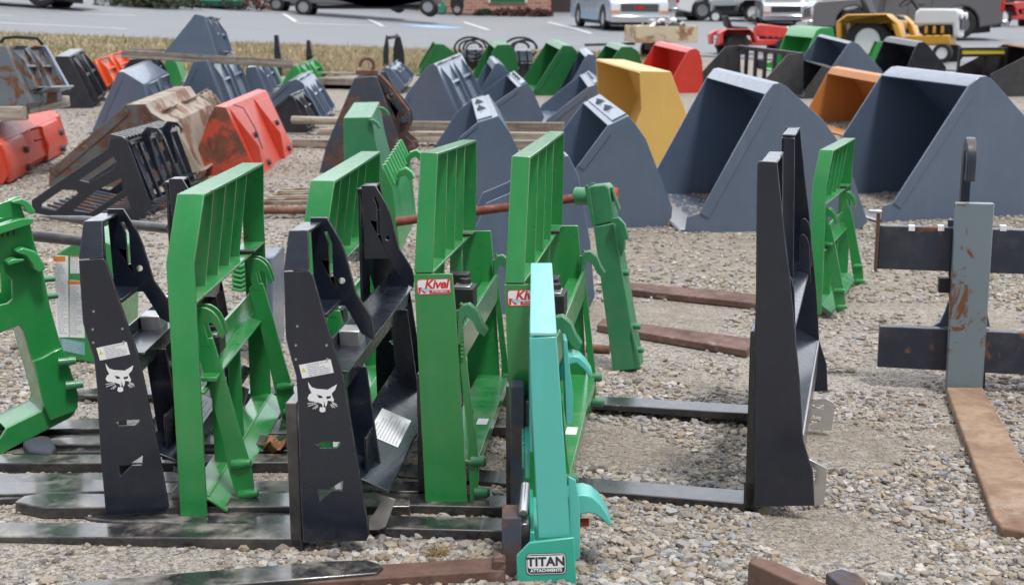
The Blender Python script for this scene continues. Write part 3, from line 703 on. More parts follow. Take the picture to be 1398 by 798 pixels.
# red bucket at the left edge carrying the grey stack
b_rd, L_rd, uz_rd, W_rd = bucket('faded red bucket under the grey rusty bucket at the left edge', 'orange',
       [(-70,255),(4,251),(10,240),(-4,196),(-30,178),(-60,190)], (-4,196), (82,154), back=None, strip=False, lo=1.6, hi=2.2, group=None)
Lb, d_, n_ = seg2(uz_rd[1], uz_rd[3])
for ww in (.04, W_rd*.60):
    gb = MB().slab(sn(uz_rd[1], d_, n_, [(.0, .001), (.0, .05), (.45*Lb, .08), (.95*Lb, .03), (1.0*Lb, .001)]), ww, ww + .3*W_rd).build('back_bracket', M['orange'], b_rd, .01)
    for s_ in (.16, .62):
        a1 = sn(uz_rd[1], d_, n_, [(s_*Lb, .05)])[0]; a2 = sn(uz_rd[1], d_, n_, [(s_*Lb, .1)])[0]; wc = ww + .24*W_rd
        MB().cyl((a1[0], wc, a1[1]), (a2[0], wc, a2[1]), .03, n=12).build('bolt', M['rust_dark'], gb, .004)
a1 = sn(uz_rd[1], d_, n_, [(1.0*Lb, .02), (1.05*Lb, .12), (.75*Lb, .13), (.7*Lb, .04)])
MB().tube([(p[0], W_rd*.45, p[1]) for p in a1], .012, 8).build('grab_rod', M['orange'], b_rd)
Yst = L_rd.O.y + .25
b_gs, L_gs, uz_gs, W_gs = bucket('grey bucket with rust patches on timber atop the red bucket, plate leaning right', 'gray_worn',
       [(-70,148),(32,148),(38,141),(36,128),(8,63),(-30,64),(-60,120)], (8,63), (58,61), back=(3,4), light='gray_worn', lo=.75, hi=1.0, strip=False, Y=Yst, slope=False, anchor=(32,148), group=None)
Lb, d_, n_ = seg2(uz_gs[3], uz_gs[4])
pl = MB().slab(sn(uz_gs[3], d_, n_, [(.02*Lb, .012), (-.02*Lb, .10), (1.0*Lb, .05), (1.0*Lb, .012)]), W_gs*.92, W_gs).build('side_flange', M['gray'], b_gs, .004)
pl = MB().slab(sn(uz_gs[3], d_, n_, [(-.02*Lb, .013), (-.02*Lb, .16), (.02*Lb, .16), (.02*Lb, .013)]), W_gs*.22, W_gs*.9).build('bottom_lip', M['gray_light'], b_gs, .004)
p = sn(uz_gs[3], d_, n_, [(1.0*Lb, .03)])[0]
MB().tube([(p[0]-.12, .1, p[1]+.02), (p[0]-.08, .1, p[1]+.06), (p[0], .14, p[1]+.07), (p[0]+.12, .3, p[1]+.06), (p[0]+.14, .36, p[1]+.01)], .015, 8).build('latch_handle', M['plastic'], b_gs)

# ---------------------------------------------------------------- timbers
M['wood'] = None
def wood_mat(name, a, b):
    T = NT(name); co = T.co((1.2, 22, 22)); co2 = T.co(6)
    c = T.mix(T.ramp(T.noise(co, 1.5, 8, .6, .5), .3, .7), a, b); c = T.mix(T.ramp(T.noise(co2, 2, 5, .6), .5, .7, 0, .5), c, tuple(x*.5 for x in a))
    T.l(c, T.b.inputs['Base Color']); T.b.inputs['Roughness'].default_value = .9; T.bump(T.noise(co, 2, 6), .004); return T.m
M['wood'] = wood_mat('weathered_timber', (.13, .105, .085), (.34, .30, .26)); M['wood_pale'] = wood_mat('pale_timber', (.22, .18, .14), (.5, .45, .38))
def beam(label, a, b, wd, ht, Y=None, Yb=None, mat='wood', group='timbers under the buckets', zoff=0.0, name='timber_beam', round_=False):
    p = G(*a) if Y is None else atY(*a, Y); q = G(*b) if Y is None else atY(*b, Yb or Y)
    c = (p + q) / 2; d = q - p; Lh = d.length / 2; d.normalize()
    X = d; Yv = Vector((0, 0, 1)).cross(X).normalized(); Z = X.cross(Yv)
    Mx = Matrix((X, Yv, Z)).transposed().to_4x4(); Mx.translation = c + Vector((0, 0, zoff))
    m = MB()
    if round_: m.cyl((-Lh, 0, ht/2), (Lh, 0, ht/2), ht/2, n=14)
    else: m.box(-Lh, Lh, -wd/2, wd/2, 0, ht)
    o = m.build(name, M[mat], None, .006); o.matrix_world = Mx
    return tag(o, label, 'timber', group)
Yb = Lq.O.y
beam('long grey timber beam carrying the raised blue-grey bucket, nearer one', (167,76), (400,90), .12, .10, Y=Yb-.1, Yb=Yb+.3, zoff=-.03)
beam('long grey timber beam carrying the raised blue-grey bucket, further one', (180,71), (300,76), .12, .08, Y=Yb+1.2, Yb=Yb+1.2, zoff=-.03)
beam('grey wood block under the grey rusty bucket, upper timber', (-60,148), (35,148), .14, .12, Y=Yst+.02, Yb=Yst+.05, zoff=-.10)
beam('pale wood block under the grey rusty bucket, lower timber', (-60,166), (35,164), .12, .12, Y=Yst-.05, Yb=Yst-.02, zoff=-.0, mat='wood_pale')
beam('timber under the far end of the grey rusty bucket', (30,145), (86,135), .14, .10, Y=Yst+.15, Yb=Yst+.9, zoff=-.07, mat='wood_pale')
beam('round wood pole lying left of the rusty ringed bucket', (399,184), (470,186), .1, .09, mat='wood_pale', round_=True, zoff=.12)
beam('wide plank under the round pole', (402,200), (520,202), .2, .08)
beam('pale plank end under the round pole', (437,196), (500,197), .1, .07, mat='wood_pale', zoff=.09)
for i, (a, b, mt, lab) in enumerate((((560,184),(770,186),'wood','grey timber of the beam pair between bucket rows, further one'), ((565,199),(775,201),'wood_pale','pale timber of the beam pair between bucket rows, nearer one'),
                       ((600,207),(735,209),'wood','dark low timber behind the first Kivel frame'))):
    beam(lab, a, b, .16, .11 if i < 2 else .09, mat=mt, zoff=.04)
beam('flat pallet boards with grey top behind the rusty ringed bucket', (437,117), (545,119), .9, .10, zoff=.02)
beam('pale board laid on the pallet behind the rusty ringed bucket', (439,112), (543,113), .5, .03, mat='wood_pale', zoff=.12)
# ---------------------------------------------------------------- pallet fork frames
def children(o): return [c for c in bpy.data.objects if c.parent == o]
def copy_thing(src, M4, label):
    """copy a thing with its parts and their sub-parts"""
    r = src.copy(); COL.objects.link(r); r.matrix_world = M4; r['label'] = label
    for c in children(src):
        if c.name.startswith('warning') and False: continue
        k = c.copy(); COL.objects.link(k); k.parent = r
        for g in children(c):
            h = g.copy(); COL.objects.link(h); h.parent = k
    return r

def fork(parent, ub, w, wd=.10, length=1.15, th=.038, hs=.50, z0=0.0, mat='fork', skew=0.0, zt=None, tip=.5, shank_top=None):
    """L-shaped fork: shank standing at ub, blade running towards -x along the ground"""
    m = MB(); ut = ub - length
    ths = .032
    m.box(ub - ths, ub, w, w + wd, z0 + th * .3, z0 + hs)
    f = m.build('fork_shank', M[mat], None, .003)
    m = MB(); pl = []
    c = wd * tip
    pl = [(ub, w), (ub, w + wd), (ut + .10, w + wd), (ut + .03, w + wd - .018), (ut, w + wd * .66), (ut, w + wd * .36), (ut + .03, w + .018), (ut + .10, w)]
    n = len(pl); top = lambda u: z0 + .010 + (th - .010) * min(1, max(0, (u - ut) / (length * .8)))
    sk = lambda u, v: v + skew * (ub - u)
    vs = [(u, sk(u, v), z0) for u, v in pl] + [(u, sk(u, v), top(u)) for u, v in pl]
    # extra section lines so the taper is followed
    m.add(vs, [tuple(range(n)), (n, n+1, n+2, n+7), (n+2, n+3, n+4, n+5, n+6, n+7)] + [(i, (i+1) % n, n + (i+1) % n, n + i) for i in range(n)])
    g = m.build('fork', M[mat], parent, .004)
    f.parent = g
    return g

def text_obj(name, body, size, mat, parent, Mx, thick=.0006, spacing=1.0, shear=0.0, bold=0.0, align='CENTER'):
    cu = bpy.data.curves.new(name, 'FONT'); cu.body = body; cu.size = size; cu.extrude = thick / 2; cu.align_x = align; cu.align_y = 'CENTER'
    cu.space_character = spacing; cu.shear = shear; cu.offset = bold; cu.resolution_u = 4
    t = bpy.data.objects.new(name, cu); COL.objects.link(t); bpy.context.view_layer.update()
    me = bpy.data.meshes.new_from_object(t.evaluated_get(bpy.context.evaluated_depsgraph_get())); me.name = name
    bpy.data.objects.remove(t); me.materials.clear(); me.materials.append(mat)
    o = bpy.data.objects.new(name, me); COL.objects.link(o); o.parent = parent; o.matrix_basis = Mx
    return o
def face_matrix(c, right, up):
    right = Vector(right).normalized(); up = Vector(up); up = (up - right * up.dot(right)).normalized(); n = right.cross(up)
    Mx = Matrix((right, up, n)).transposed().to_4x4(); Mx.translation = Vector(c); return Mx
def label_plate(name, parent, Mx, w, h, mat='white', r=.0, z=.0006):
    """thin decal lying on its surface; local x right, y up, z out"""
    if r:
        pts = []
        for cx, cy, a0 in ((w/2 - r, h/2 - r, 0), (-w/2 + r, h/2 - r, 90), (-w/2 + r, -h/2 + r, 180), (w/2 - r, -h/2 + r, 270)):
            pts += [(cx + r*math.cos(R(a0 + k*22.5)), cy + r*math.sin(R(a0 + k*22.5)), 0) for k in range(5)]
    else: pts = [(-w/2, -h/2, 0), (w/2, -h/2, 0), (w/2, h/2, 0), (-w/2, h/2, 0)]
    o = MB().prism(pts, (0, 0, z)).build(name, M[mat], parent); o.matrix_basis = Mx; return o
def text_rows(parent, Mx, w, h, n, seed=1, mat='ink_grey', z=.0008, fill=.9, x0=None):
    """rows of tiny illegible print"""
    rg = random.Random(seed); m = MB(); lh = h / n
    for i in range(n):
        y = h/2 - lh * (i + .5); x = -w/2 if x0 is None else x0; end = x + (w/2 - x) * rg.choice((1, 1, .97, .8, .55)) * fill
        while x < end:
            l = rg.uniform(.15, .7) * lh * 4; l = min(l, end - x); m.box(x, x + l, y - lh*.22, y + lh*.22, z, z + .0002); x += l + lh * .35
    o = m.build('fine_print', M[mat], parent, smooth=False); o.matrix_basis = Mx; return o

# ---- bobcat-type black frame -------------------------------------------------
GW = 'green fork frames'; GBk = 'black fork frames with tower sides'
WB, TD, LEAN = 1.14, .20, .045
Fb = locfit((458, 741), (421, 314), (518.6, 249.5), WB - 2*LEAN, wn=LEAN, zoff=.03)
bob = thing('pallet_fork_attachment', 'black cat-head fork frame nearest the camera, closest to the loose fork tip', 'fork frame', Fb, GBk)
z0b = 0.0
def uzb(p, w=0.0): return Fb.uz(p, w)
ob = uzb([(414,740),(500,738),(503.6,730),(496,675),(474,545),(467.7,511),(444,435),(427,377),(421.5,369),(387,371),(389,435),(390,461),(396,485),(404,512),(407,555),(409,650)])
up = [Fb.pt(387,369.5,0), Fb.pt(421.5,368,0), Fb.pt(421,314,LEAN), Fb.pt(394,315,LEAN)]
slotL = uzb([(438,603),(466,603),(464,608),(462,608),(460,611),(437,611),(436,607),(432,606)])
slotS = uzb([(434,668),(448,668),(469,655),(467,669),(452,669),(440,680),(436,684)])
def inner_pts(w):
    return uzb([(423,297),(446,297),(453.6,310),(465,329.6),(472,347.6),(480,377),(486.5,401),(499,419.6),(508,435),(511,450),(510,464.5),(493,455),(480,432),(471,417),(430,417),(425,330)], w)
inn = inner_pts(TD)
slot = uzb([(442.6,316),(447,316),(453,332),(454.5,377),(450.5,377),(449,333)], TD)
hole = [(c[0] + .009*math.cos(k*.785), c[1] + .009*math.sin(k*.785)) for c in uzb([(467,383)], TD) for k in range(8)]
low = uzb([(470,500),(500,500),(520,640),(520,660),(490,660)], TD)
base_off = min(z for u, z in ob)
for s in (0, 1):
    fl = (lambda w, t: (w, w + t)) if s == 0 else (lambda w, t: (WB - w - t, WB - w))
    a, b = fl(0, .010)
    MB().slab(ob, a, b, [slotL, slotS]).build('outer_plate', M['black'], bob, .0015)
    yy = (lambda w: w) if s == 0 else (lambda w: WB - w)
    q = [Vector((p.x, yy(p.y), p.z)) for p in up]
    MB().prism(q, (0, .010 if s == 0 else -.010, 0)).build('outer_plate', M['black'], bob, .0015)
    a, b = fl(TD, .010)
    MB().slab(inn, a, b, [slot, hole]).build('inner_plate', M['black'], bob, .0015)
    MB().slab(low, a, b).build('inner_plate', M['black'], bob, .0015)
    ut0, ut1 = up[3].x, up[2].x; zt = up[2].z
    MB().box(ut0 + .001, ut1 - .001, min(yy(LEAN), yy(TD)), max(yy(LEAN), yy(TD)), zt - .011, zt - .0015).build('top_plate', M['black'], bob, .003)
    # front upright inside the tower and the cross tie
    MB().box(ut0 + .004, ut0 + .012, min(yy(.055), yy(TD - .006)), max(yy(.055), yy(TD - .006)), z0b + .35, zt - .012).build('front_plate', M['black'], bob, .0015)
    cxy = Fb.pt(455, 416, TD - .01)
    MB().box(cxy.x - .05, cxy.x + .02, min(yy(.02), yy(TD - .004)), max(yy(.02), yy(TD - .004)), cxy.z + .002, cxy.z + .014).build('cross_tie', M['black'], bob, .002)
# rails
pr = Fb.pt(468.5, 511, 0); ps = Fb.pt(474, 538, 0)
MB().box(pr.x - .075, pr.x - .002, .012, WB - .012, ps.z, pr.z + .0).build('upper_rail', M['black'], bob, .003)
MB().sheet2([(pr.x - .078, pr.z + .045), (pr.x - .077, pr.z + .002), (pr.x + .012, pr.z + .001)], .006, .013, WB - .013).build('rail_lip', M['black'], bob, .001)
# row of slots stamped into the rail
m = MB()
for k in range(11): m.box(pr.x - .0015, pr.x - .0003, .42 + k*.018, .428 + k*.018, pr.z - .03, pr.z - .012)
m.build('rail_notch', M['silver'], bob)
pb = Fb.pt(499, 672, 0)
MB().slab([(pb.x - .10, pb.z + .055), (pb.x + .055, pb.z - .012), (pb.x + .055, pb.z - .022), (pb.x - .10, pb.z + .045)], .05, WB - .05).build('base_plate', M['black'], bob, .002)
MB().box(pb.x - .02, pb.x - .012, .10, .22, pb.z + .02, pb.z + .12).build('base_gusset', M['black'], bob, .002)
for w0 in (.12, WB - .14):
    TP = Fb.uz([(509,670),(540,682),(526.5,718.7),(517,723),(503.6,723),(503.6,708),(511.6,699),(519.6,684),(508,679)], .12)
    MB().slab(TP, w0, w0 + .008).build('latch_tab', M['silver'], bob, .001)
for w0 in ():
    uu = pb.x + .045; zz = pb.z - .012
    dq = Vector((.058, 0, -.030)).normalized(); 
    pts = [(0, .02), (.035, .0), (.075, .01), (.085, .06), (.085, .17), (.075, .2), (.0, .2), (.0, .15), (.04, .15), (.04, .06), (.0, .06)]
    MB().prism([(uu + dq.x*a, w0 + b, zz + dq.z*a) for a, b in pts], (0.003, 0, .007)).build('latch_tab', M['silver'], bob, .001)
# label on the base plate
nb = Vector((.067, 0, .155)).normalized()
dn = Vector((.155, 0, -.067)).normalized()
lm = face_matrix(Vector((pb.x - .02, .50, pb.z + .0205)) + nb*.001, (0, -1, 0), (-dn.x, 0, -dn.z))
# ensure the normal points up
if (lm.to_3x3() @ Vector((0, 0, 1))).z < 0: lm = face_matrix(Vector((pb.x - .02, .50, pb.z + .0205)) + nb*.001, (0, 1, 0), (-dn.x, 0, -dn.z))
dl = label_plate('chart_decal', bob, lm, .26, .10, 'white'); text_rows(dl, Matrix(), .24, .09, 9, 5)
# warning label and cat head on the outer plate
def on_near(px, py, rgt=(1, 0, 0), upv=(0, 0, 1), w=-.0004):
    p = Fb.pt(px, py, 0); return face_matrix((p.x, w, p.z), rgt, upv)
k_ = (Fb.pt(453, 497, 0) - Fb.pt(410, 505, 0)); kr = Vector((k_.x, 0, k_.z)); kw = kr.length
wl = label_plate('warning_decal', bob, on_near(432, 503, kr, (0, 0, 1)), kw, .037, 'white')
text_rows(wl, Matrix(), kw, .034, 6, 3, x0=-kw/2 + .02)
ty = MB().prism([(-kw/2 + .003, -.001, .0007), (-kw/2 + .015, -.001, .0007), (-kw/2 + .009, .011, .0007)], (0, 0, .0003)).build('warning_triangle', M['sticker_yellow'], wl)
# cat head emblem, traced from the plate (scale 6.385 crop at 380,430 and 380,550)
f3 = cr(6.385, 380, 430)
head = f3([(258,578),(290,625),(335,640),(400,645),(430,648),(470,625),(512,600),(495,650),(465,680),(470,700),(485,735),(480,752),(455,745),(430,742),(425,775),(412,800),(405,765),(392,745),(400,775),(390,800),(380,770),(350,760),(310,750),(270,745),(255,720),(268,690),(290,675),(268,630)])
eyeL = f3([(335,690),(375,700),(388,712),(380,722),(355,722)]); eyeR = f3([(415,708),(462,700),(455,722),(425,730)])
chin = f3([(365,798),(378,800),(400,798),(412,812),(410,835),(395,843),(370,842),(358,828)])
nose = f3([(392,742),(425,742),(412,758),(404,758)])
def flat(pts, w=-.0004): return [(a, w, b) for a, b in uzb(pts)]
MB().prism(flat(head), (0, -.0005, 0), [flat(eyeL), flat(eyeR)]).build('cat_head_emblem', M['white'], bob, smooth=False)
em = MB().prism(flat(chin), (0, -.0005, 0))
for a, b in (((255,770),(330,758)), ((258,792),(335,768)), ((300,815),(345,778)), ((320,815),(348,790)), ((512,778),(465,755)), ((515,795),(470,765)), ((495,805),(465,775)), ((475,805),(455,775))):
    (x0, zA), (x1, zB) = uzb(f3([a, b])); em.bar((x0, -.00065, zA), (x1, -.00065, zB), .0005, .0016, up=(0, 0, 1))
em.build('cat_head_emblem', M['white'], bob, smooth=False)
# screws
for a, b in ((404,471),(446,471),(404,490),(447,490),(406,445)): p = Fb.pt(a, b, 0); MB().cyl((p.x, -.0015, p.z), (p.x, 0, p.z), .0035, n=8).build('rivet', M['steel'], bob)

m = MB(); m.box(pr.x - .07, pr.x - .01, .28, .36, pr.z + .001, pr.z + .05); lt_ = m.build('fork_latch', M['steel'], bob, .004)
MB().cyl((pr.x - .03, .40, pr.z + .001), (pr.x - .03, .40, pr.z + .075), .012, n=12).build('latch_knob', M['silver'], lt_, .002)
MB().cyl((pr.x - .03, .40, pr.z + .076), (pr.x - .03, .40, pr.z + .085), .022, n=16).build('latch_knob', M['silver'], lt_, .002)
ubF = Fb.pt(404, 650, 0).x
for w0 in (.008, .80): fork(bob, ubF + .008, w0, wd=.105, length=1.22, hs=.42, z0=z0b - .0, skew=-.0)
Fc = locfit((187, 703), (141, 301), (258.7, 240.4), WB - 2*LEAN, wn=LEAN, zoff=.03)
# keep the same leaning relation of plate to corner
bobC = copy_thing(bob, Fc.M @ Matrix.Translation(Vector((0, 0, 0))), 'black fork frame with white cat-head logo, leftmost, beside the box with warning labels')

fks = sorted([c for c in children(bobC) if c.name.split('.')[0] == 'fork'], key=lambda o: min(v.co.y for v in o.data.vertices))
fks[0].location.y += .17
# ---- green frame with double curved hooks -------------------------------------
WG = 1.15
Fd = locfit((264, 706), (279, 264.6), (360, 222), WG - .16, wn=.08, zoff=.012)
zd = 0.0
gf_ = thing('pallet_fork_attachment', 'bright green fork frame with closed slatted guard, between the two black frames and nearest', 'fork frame', Fd, GW)
def rowp(l, r, w): return (Fd.pt(*l, w), Fd.pt(*r, w))
b0 = rowp((246,705), (283,705), 0); k0 = rowp((226.6,359), (265,359), 0); t0_ = rowp((241.5,264.6), (279,264.6), .08)
mir = lambda r: tuple(Vector((p.x, WG - p.y, p.z)) for p in r)
rows = [b0, k0, t0_, mir(t0_), mir(k0), mir(b0)]
offs = [(0,.010,0),(0,.010,-.003),(0,.006,-.010),(0,-.006,-.010),(0,-.010,-.003),(0,-.010,0)]
MB().ribbon(rows, offs).build('outer_frame', M['green'], gf_, .0022)
pm = Fd.pt(269, 413, 0); ux = lambda z: (b0[0].x + (k0[0].x - b0[0].x) * (z - b0[0].z) / (k0[0].z - b0[0].z), b0[1].x + (k0[1].x - b0[1].x) * (z - b0[1].z) / (k0[1].z - b0[1].z))
zm = pm.z
MB().box(ux(zm)[0] + .002, ux(zm)[1] - .002, .012, WG - .012, zm - .008, zm).build('guard_shelf', M['green'], gf_, .0015)
for w in (.26, .44, .62, .80):
    q = [(ux(zm)[0] + .004, zm + .0005), (ux(zm)[1] - .03, zm + .0005), (t0_[1].x - .012, t0_[1].z - .0125), (t0_[0].x + .002, t0_[0].z - .0125)]
    MB().slab(q, w, w + .008).build('slat', M['green'], gf_, .001)
# the guard is closed in front by a thin plate (seen as the dark green inner wall)
pu = Fd.pt(279, 536, 0)
MB().slab([(pu.x - .062, pu.z + .085), (pu.x - .050, pu.z + .085), (pu.x - .050, pu.z + .008), (pu.x - .002, pu.z), (pu.x - .002, pu.z - .008), (pu.x - .062, pu.z - .004)], .012, WG - .012).build('upper_rail', M['green'], gf_, .002)
pl_ = Fd.pt(283, 681, 0)
MB().slab([(pl_.x - .075, pl_.z - .012), (pl_.x, pl_.z), (pl_.x + .055, pl_.z - .038), (pl_.x + .052, pl_.z - .046), (pl_.x, pl_.z - .010), (pl_.x - .073, pl_.z - .021)], .012, WG - .012).build('lower_rail', M['green'], gf_, .002)
for w in (.34, .60):
    MB().box(pu.x - .055, pu.x - .012, w, w + .009, pl_.z, pu.z - .005).build('upright', M['green'], gf_, .0015)
MB().tube([(pu.x - .05, .02 + k*.03, pu.z + .006 + (k % 2)*.0015) for k in range(37)], .0045, 6).build('weld_bead', M['green'], gf_)
MB().tube([(pl_.x - .001, .02 + k*.03, pl_.z + .001 + (k % 2)*.001) for k in range(37)], .0035, 6).build('weld_bead', M['green_bright'], gf_)
# hook arms
f6 = cr(6.385, 200, 340)
def jd_arm(w):
    P = lambda pts: Fd.uz(pts, .16)
    hook = P(f6([(442,482),(470,472),(520,470),(560,475),(610,505),(650,545),(680,600),(700,660),(715,710),(705,738),(690,738),(670,715),(650,670),(625,620),(595,605),(560,605),(535,612),(560,700),(590,798),(520,798),(480,700),(455,600)]))
    arm = P([(272,464),(281,455),(296,455),(310,500),(334,585),(348,631),(352,656),(344,674),(335,681),(330,678),(317,631),(306,583),(291,523)])
    g = MB().slab(arm, w, w + .012).build('hook_arm', M['green'], gf_, .002)
    MB().slab(hook, w - .001, w + .011 - .002).build('hook', M['green'], g, .0012)
    MB().slab([(a, b) for a, b in hook], w + .05, w + .06).build('hook', M['green'], g, .0012)
    for px, py in ((327, 625), (337, 666)):
        p = Fd.pt(px, py, .16); dx = Vector((1, -.15, .12)).normalized()
        a = Vector((p.x - .01, w + .006, p.z))
        MB().revolve([(.0155, 0), (.0165, .01), (.0165, .03), (.010, .055), (.005, .058)], a, dx, 16).build('pin', M['green'], g)
    return g
jd_arm(.10); jd_arm(WG - .19)
MB().box(Fd.pt(271,524,0).x - .004, Fd.pt(291,524,0).x, .05, .15, Fd.pt(280,527,0).z, Fd.pt(280,521,0).z).build('arm_tab', M['green'], gf_, .002)
ubD = Fd.pt(246, 640, 0).x
fork(gf_, ubD + .004, .14, wd=.10, length=1.15, hs=.36, z0=zd, mat='fork'); fork(gf_, ubD + .004, .82, wd=.10, length=1.15, hs=.36, z0=zd, mat='fork')
# black latch block on the rail
def latch(parent, x, y, z, sc=1.0, mat='plastic'):
    m = MB(); m.box(x - .03*sc, x + .03*sc, y - .05*sc, y + .05*sc, z, z + .06*sc); m.box(x - .05*sc, x + .005*sc, y + .05*sc, y + .11*sc, z, z + .085*sc)
    g = m.build('fork_latch', M[mat], parent, .004)
    MB().cyl((x + .0, y + .02, z + .055*sc), (x + .0, y + .02, z + .078*sc), .016*sc, n=14).build('latch_knob', M[mat], g, .002)
    MB().box(x - .025*sc, x + .02*sc, y - .04*sc, y + .03*sc, z + .0605*sc, z + .064*sc).build('latch_cap', M['silver'], g, .001)
    return g
latch(gf_, pu.x - .06, .42, pu.z + .02, 1.0)
MB().box(ux(zm)[0] + .01, ux(zm)[1] + .01, .84, .872, zm + .001, zm + .013).build('strap_buckle', M['plastic'], gf_, .003)

Fe = locfit((438.4, 643), (451, 236), (514.7, 198), WG - .16, wn=.08, zoff=.012)
gE = copy_thing(gf_, Fe.M, 'bright green fork frame with slatted guard right behind the nearer cat-head frame')

def fit_copy(P1, P2, a, b, x0, y0, maxroll=8, scale=1.0):
    prm = [x0, y0, 0.0, 0.0]
    def mk(q):
        z = float(zg(q[0], q[1])) + .012
        return Matrix.Translation((q[0], q[1], z)) @ Matrix.Rotation(-q[2], 4, 'Z') @ Matrix.Rotation(q[3], 4, 'X') @ Matrix.Scale(scale, 4)
    def res(q):
        Mx = mk(q); u = proj(Mx @ P1); v = proj(Mx @ P2); return np.array([u[0]-a[0], u[1]-a[1], v[0]-b[0], v[1]-b[1]])
    for it in range(30):
        r = res(prm); J = np.zeros((4, 4))
        for k in range(4):
            q = list(prm); q[k] += 1e-4; J[:, k] = (res(q) - r) / 1e-4
        J2 = J.T @ J + np.diag([.5, .5, .5, 2e3]); st_ = np.linalg.solve(J2, J.T @ r)
        prm = [p - .7 * float(d) for p, d in zip(prm, st_)]; prm[3] = max(-R(maxroll), min(R(maxroll), prm[3]))
    return mk(prm), prm, res(prm)
tn_ = t0_[1]; KM, kprm, kres = fit_copy(Vector(tn_), Vector((tn_.x, WG - tn_.y, tn_.z)), (1138, 205), (1168, 188.5), 1.6, 6.2, scale=.89)
print('K', kprm, kres)
gK = copy_thing(gf_, KM, 'green fork frame standing alone behind the tall black fork frame at the right')
for c in children(gK):
    if c.name.split('.')[0] == 'fork':
        for g in children(c): bpy.data.objects.remove(g)
        bpy.data.objects.remove(c)

# ---- the two green frames with the red sticker --------------------------------
WK = 1.15
Fg = locfit((610, 686), (598, 208.7), (650.7, 191), WK - .12, wn=.06, zoff=.03)
zk = 0.0
kv = thing('pallet_fork_attachment', 'green fork frame with complete red Kivel sticker, left of the other Kivel frame', 'fork frame', Fg, GW)
f_ = lambda l, r, w: (Fg.pt(*l, w), Fg.pt(*r, w))
k0 = f_((565.5,372), (590.5,372), 0); t0_ = f_((574,207.7), (598,208.7), .06)
mk = lambda r: tuple(Vector((p.x, WK - p.y, p.z)) for p in r)
MB().ribbon([k0, t0_, mk(t0_), mk(k0)], [(0,.009,0),(0,.006,-.009),(0,-.006,-.009),(0,-.009,0)]).build('guard_frame', M['green'], kv, .002)
sp = Fg.uz([(580.6,685.5),(638,685),(623,430),(617.5,373.5),(565,374)])
MB().slab(sp, -.0015, .0095).build('side_plate', M['green'], kv, .0015); MB().slab(sp, WK - .0095, WK + .0015).build('side_plate', M['green'], kv, .0015)
zs = Fg.pt(590, 371, 0).z
u0, u1 = k0[0].x, k0[1].x
MB().box(u0 + .002, u1 - .001, .010, WK - .010, zs - .009, zs - .001).build('guard_shelf', M['green'], kv, .0015)
for w in (.30, .53, .76):
    MB().slab([(u0 + .004, zs), (u1 - .004, zs), (t0_[1].x - .004, t0_[1].z - .0105), (t0_[0].x + .003, t0_[0].z - .0105)], w, w + .008).build('slat', M['green'], kv, .001)
    MB().box(u0 + .004, u1 - .006, w, w + .008, zk + .10, zs - .010).build('lower_slat', M['green'], kv, .001) if w != .53 else None
pu2 = Fg.pt(642, 470, 0)
MB().box(pu2.x - .034, pu2.x - .022, .010, WK - .010, pu2.z - .055, pu2.z + .045).build('upper_rail', M['green'], kv, .002)
MB().box(pu2.x - .085, pu2.x - .0345, .010, WK - .010, pu2.z + .0, pu2.z + .012).build('rail_shelf', M['green'], kv, .002)
pl2 = Fg.pt(651, 630, 0)
MB().slab([(pl2.x - .12, pl2.z + .002), (pl2.x, pl2.z), (pl2.x + .002, pl2.z - .035), (pl2.x - .006, pl2.z - .035), (pl2.x - .008, pl2.z - .009), (pl2.x - .12, pl2.z - .008)], .010, WK - .010).build('lower_rail', M['green'], kv, .002)
def kv_arm(w):
    bar = Fg.uz([(620,424),(629,424),(633,470),(652,625),(653,660),(645,692),(641,688),(638,600),(625,480)])
    g = MB().slab(bar, w, w + .012).build('hook_arm', M['green'], kv, .0015)
    P = Fg.uz([(626,425),(630,417),(640,415),(652,425),(658,440),(666,452),(661,460),(652,452),(645,438),(636,431),(631,440),(630,470),(624,470)])
    m = MB()
    for dw in (-.012, .003, .018): m.slab(P, w + dw, w + dw + .009)
    m.build('hook', M['green_old'], g, .0015)
    for px, py in ((645, 631), (650, 674)):
        p = Fg.pt(px, py, 0); MB().revolve([(.016, 0), (.017, .008), (.017, .038), (.012, .045)], (p.x - .006, w + .006, p.z), (1, 0, 0), 16).build('pin', M['green_old'], g)
    m = MB()
    for k in range(14): m.cyl((bar[1][0] - .002, w - .004, pu2.z + .12 - k*.012), (bar[1][0] + .002, w - .004, pu2.z + .115 - k*.012), .006, n=6)
    m.build('weld_bead', M['green'], g)
kv_arm(.012); kv_arm(WK - .03)
lq = Fg.pt(634, 415, .35); latch(kv, lq.x, .35, lq.z - .01, 1.15)
MB().box(u0 + .01, u1 + .012, .90, .93, zs + .001, zs + .011).build('strap_buckle', M['plastic'], kv, .003)
# code label on the lower rail
qm = face_matrix((pl2.x - .03, .45, pl2.z + .0018), (0, -1, 0), (-1, 0, 0))
qd = label_plate('parts_decal', kv, qm, .075, .035, 'white'); m = MB(); rg = random.Random(4)
for k in range(12): m.box(-.033 + k*.0032, -.033 + k*.0032 + rg.uniform(.001, .0026), -.013, .013, .0007, .0009)
for k in range(4): m.box(.012, .034, -.012 + k*.007, -.009 + k*.007, .0007, .0009)
m.build('bar_code', M['ink'], qd)
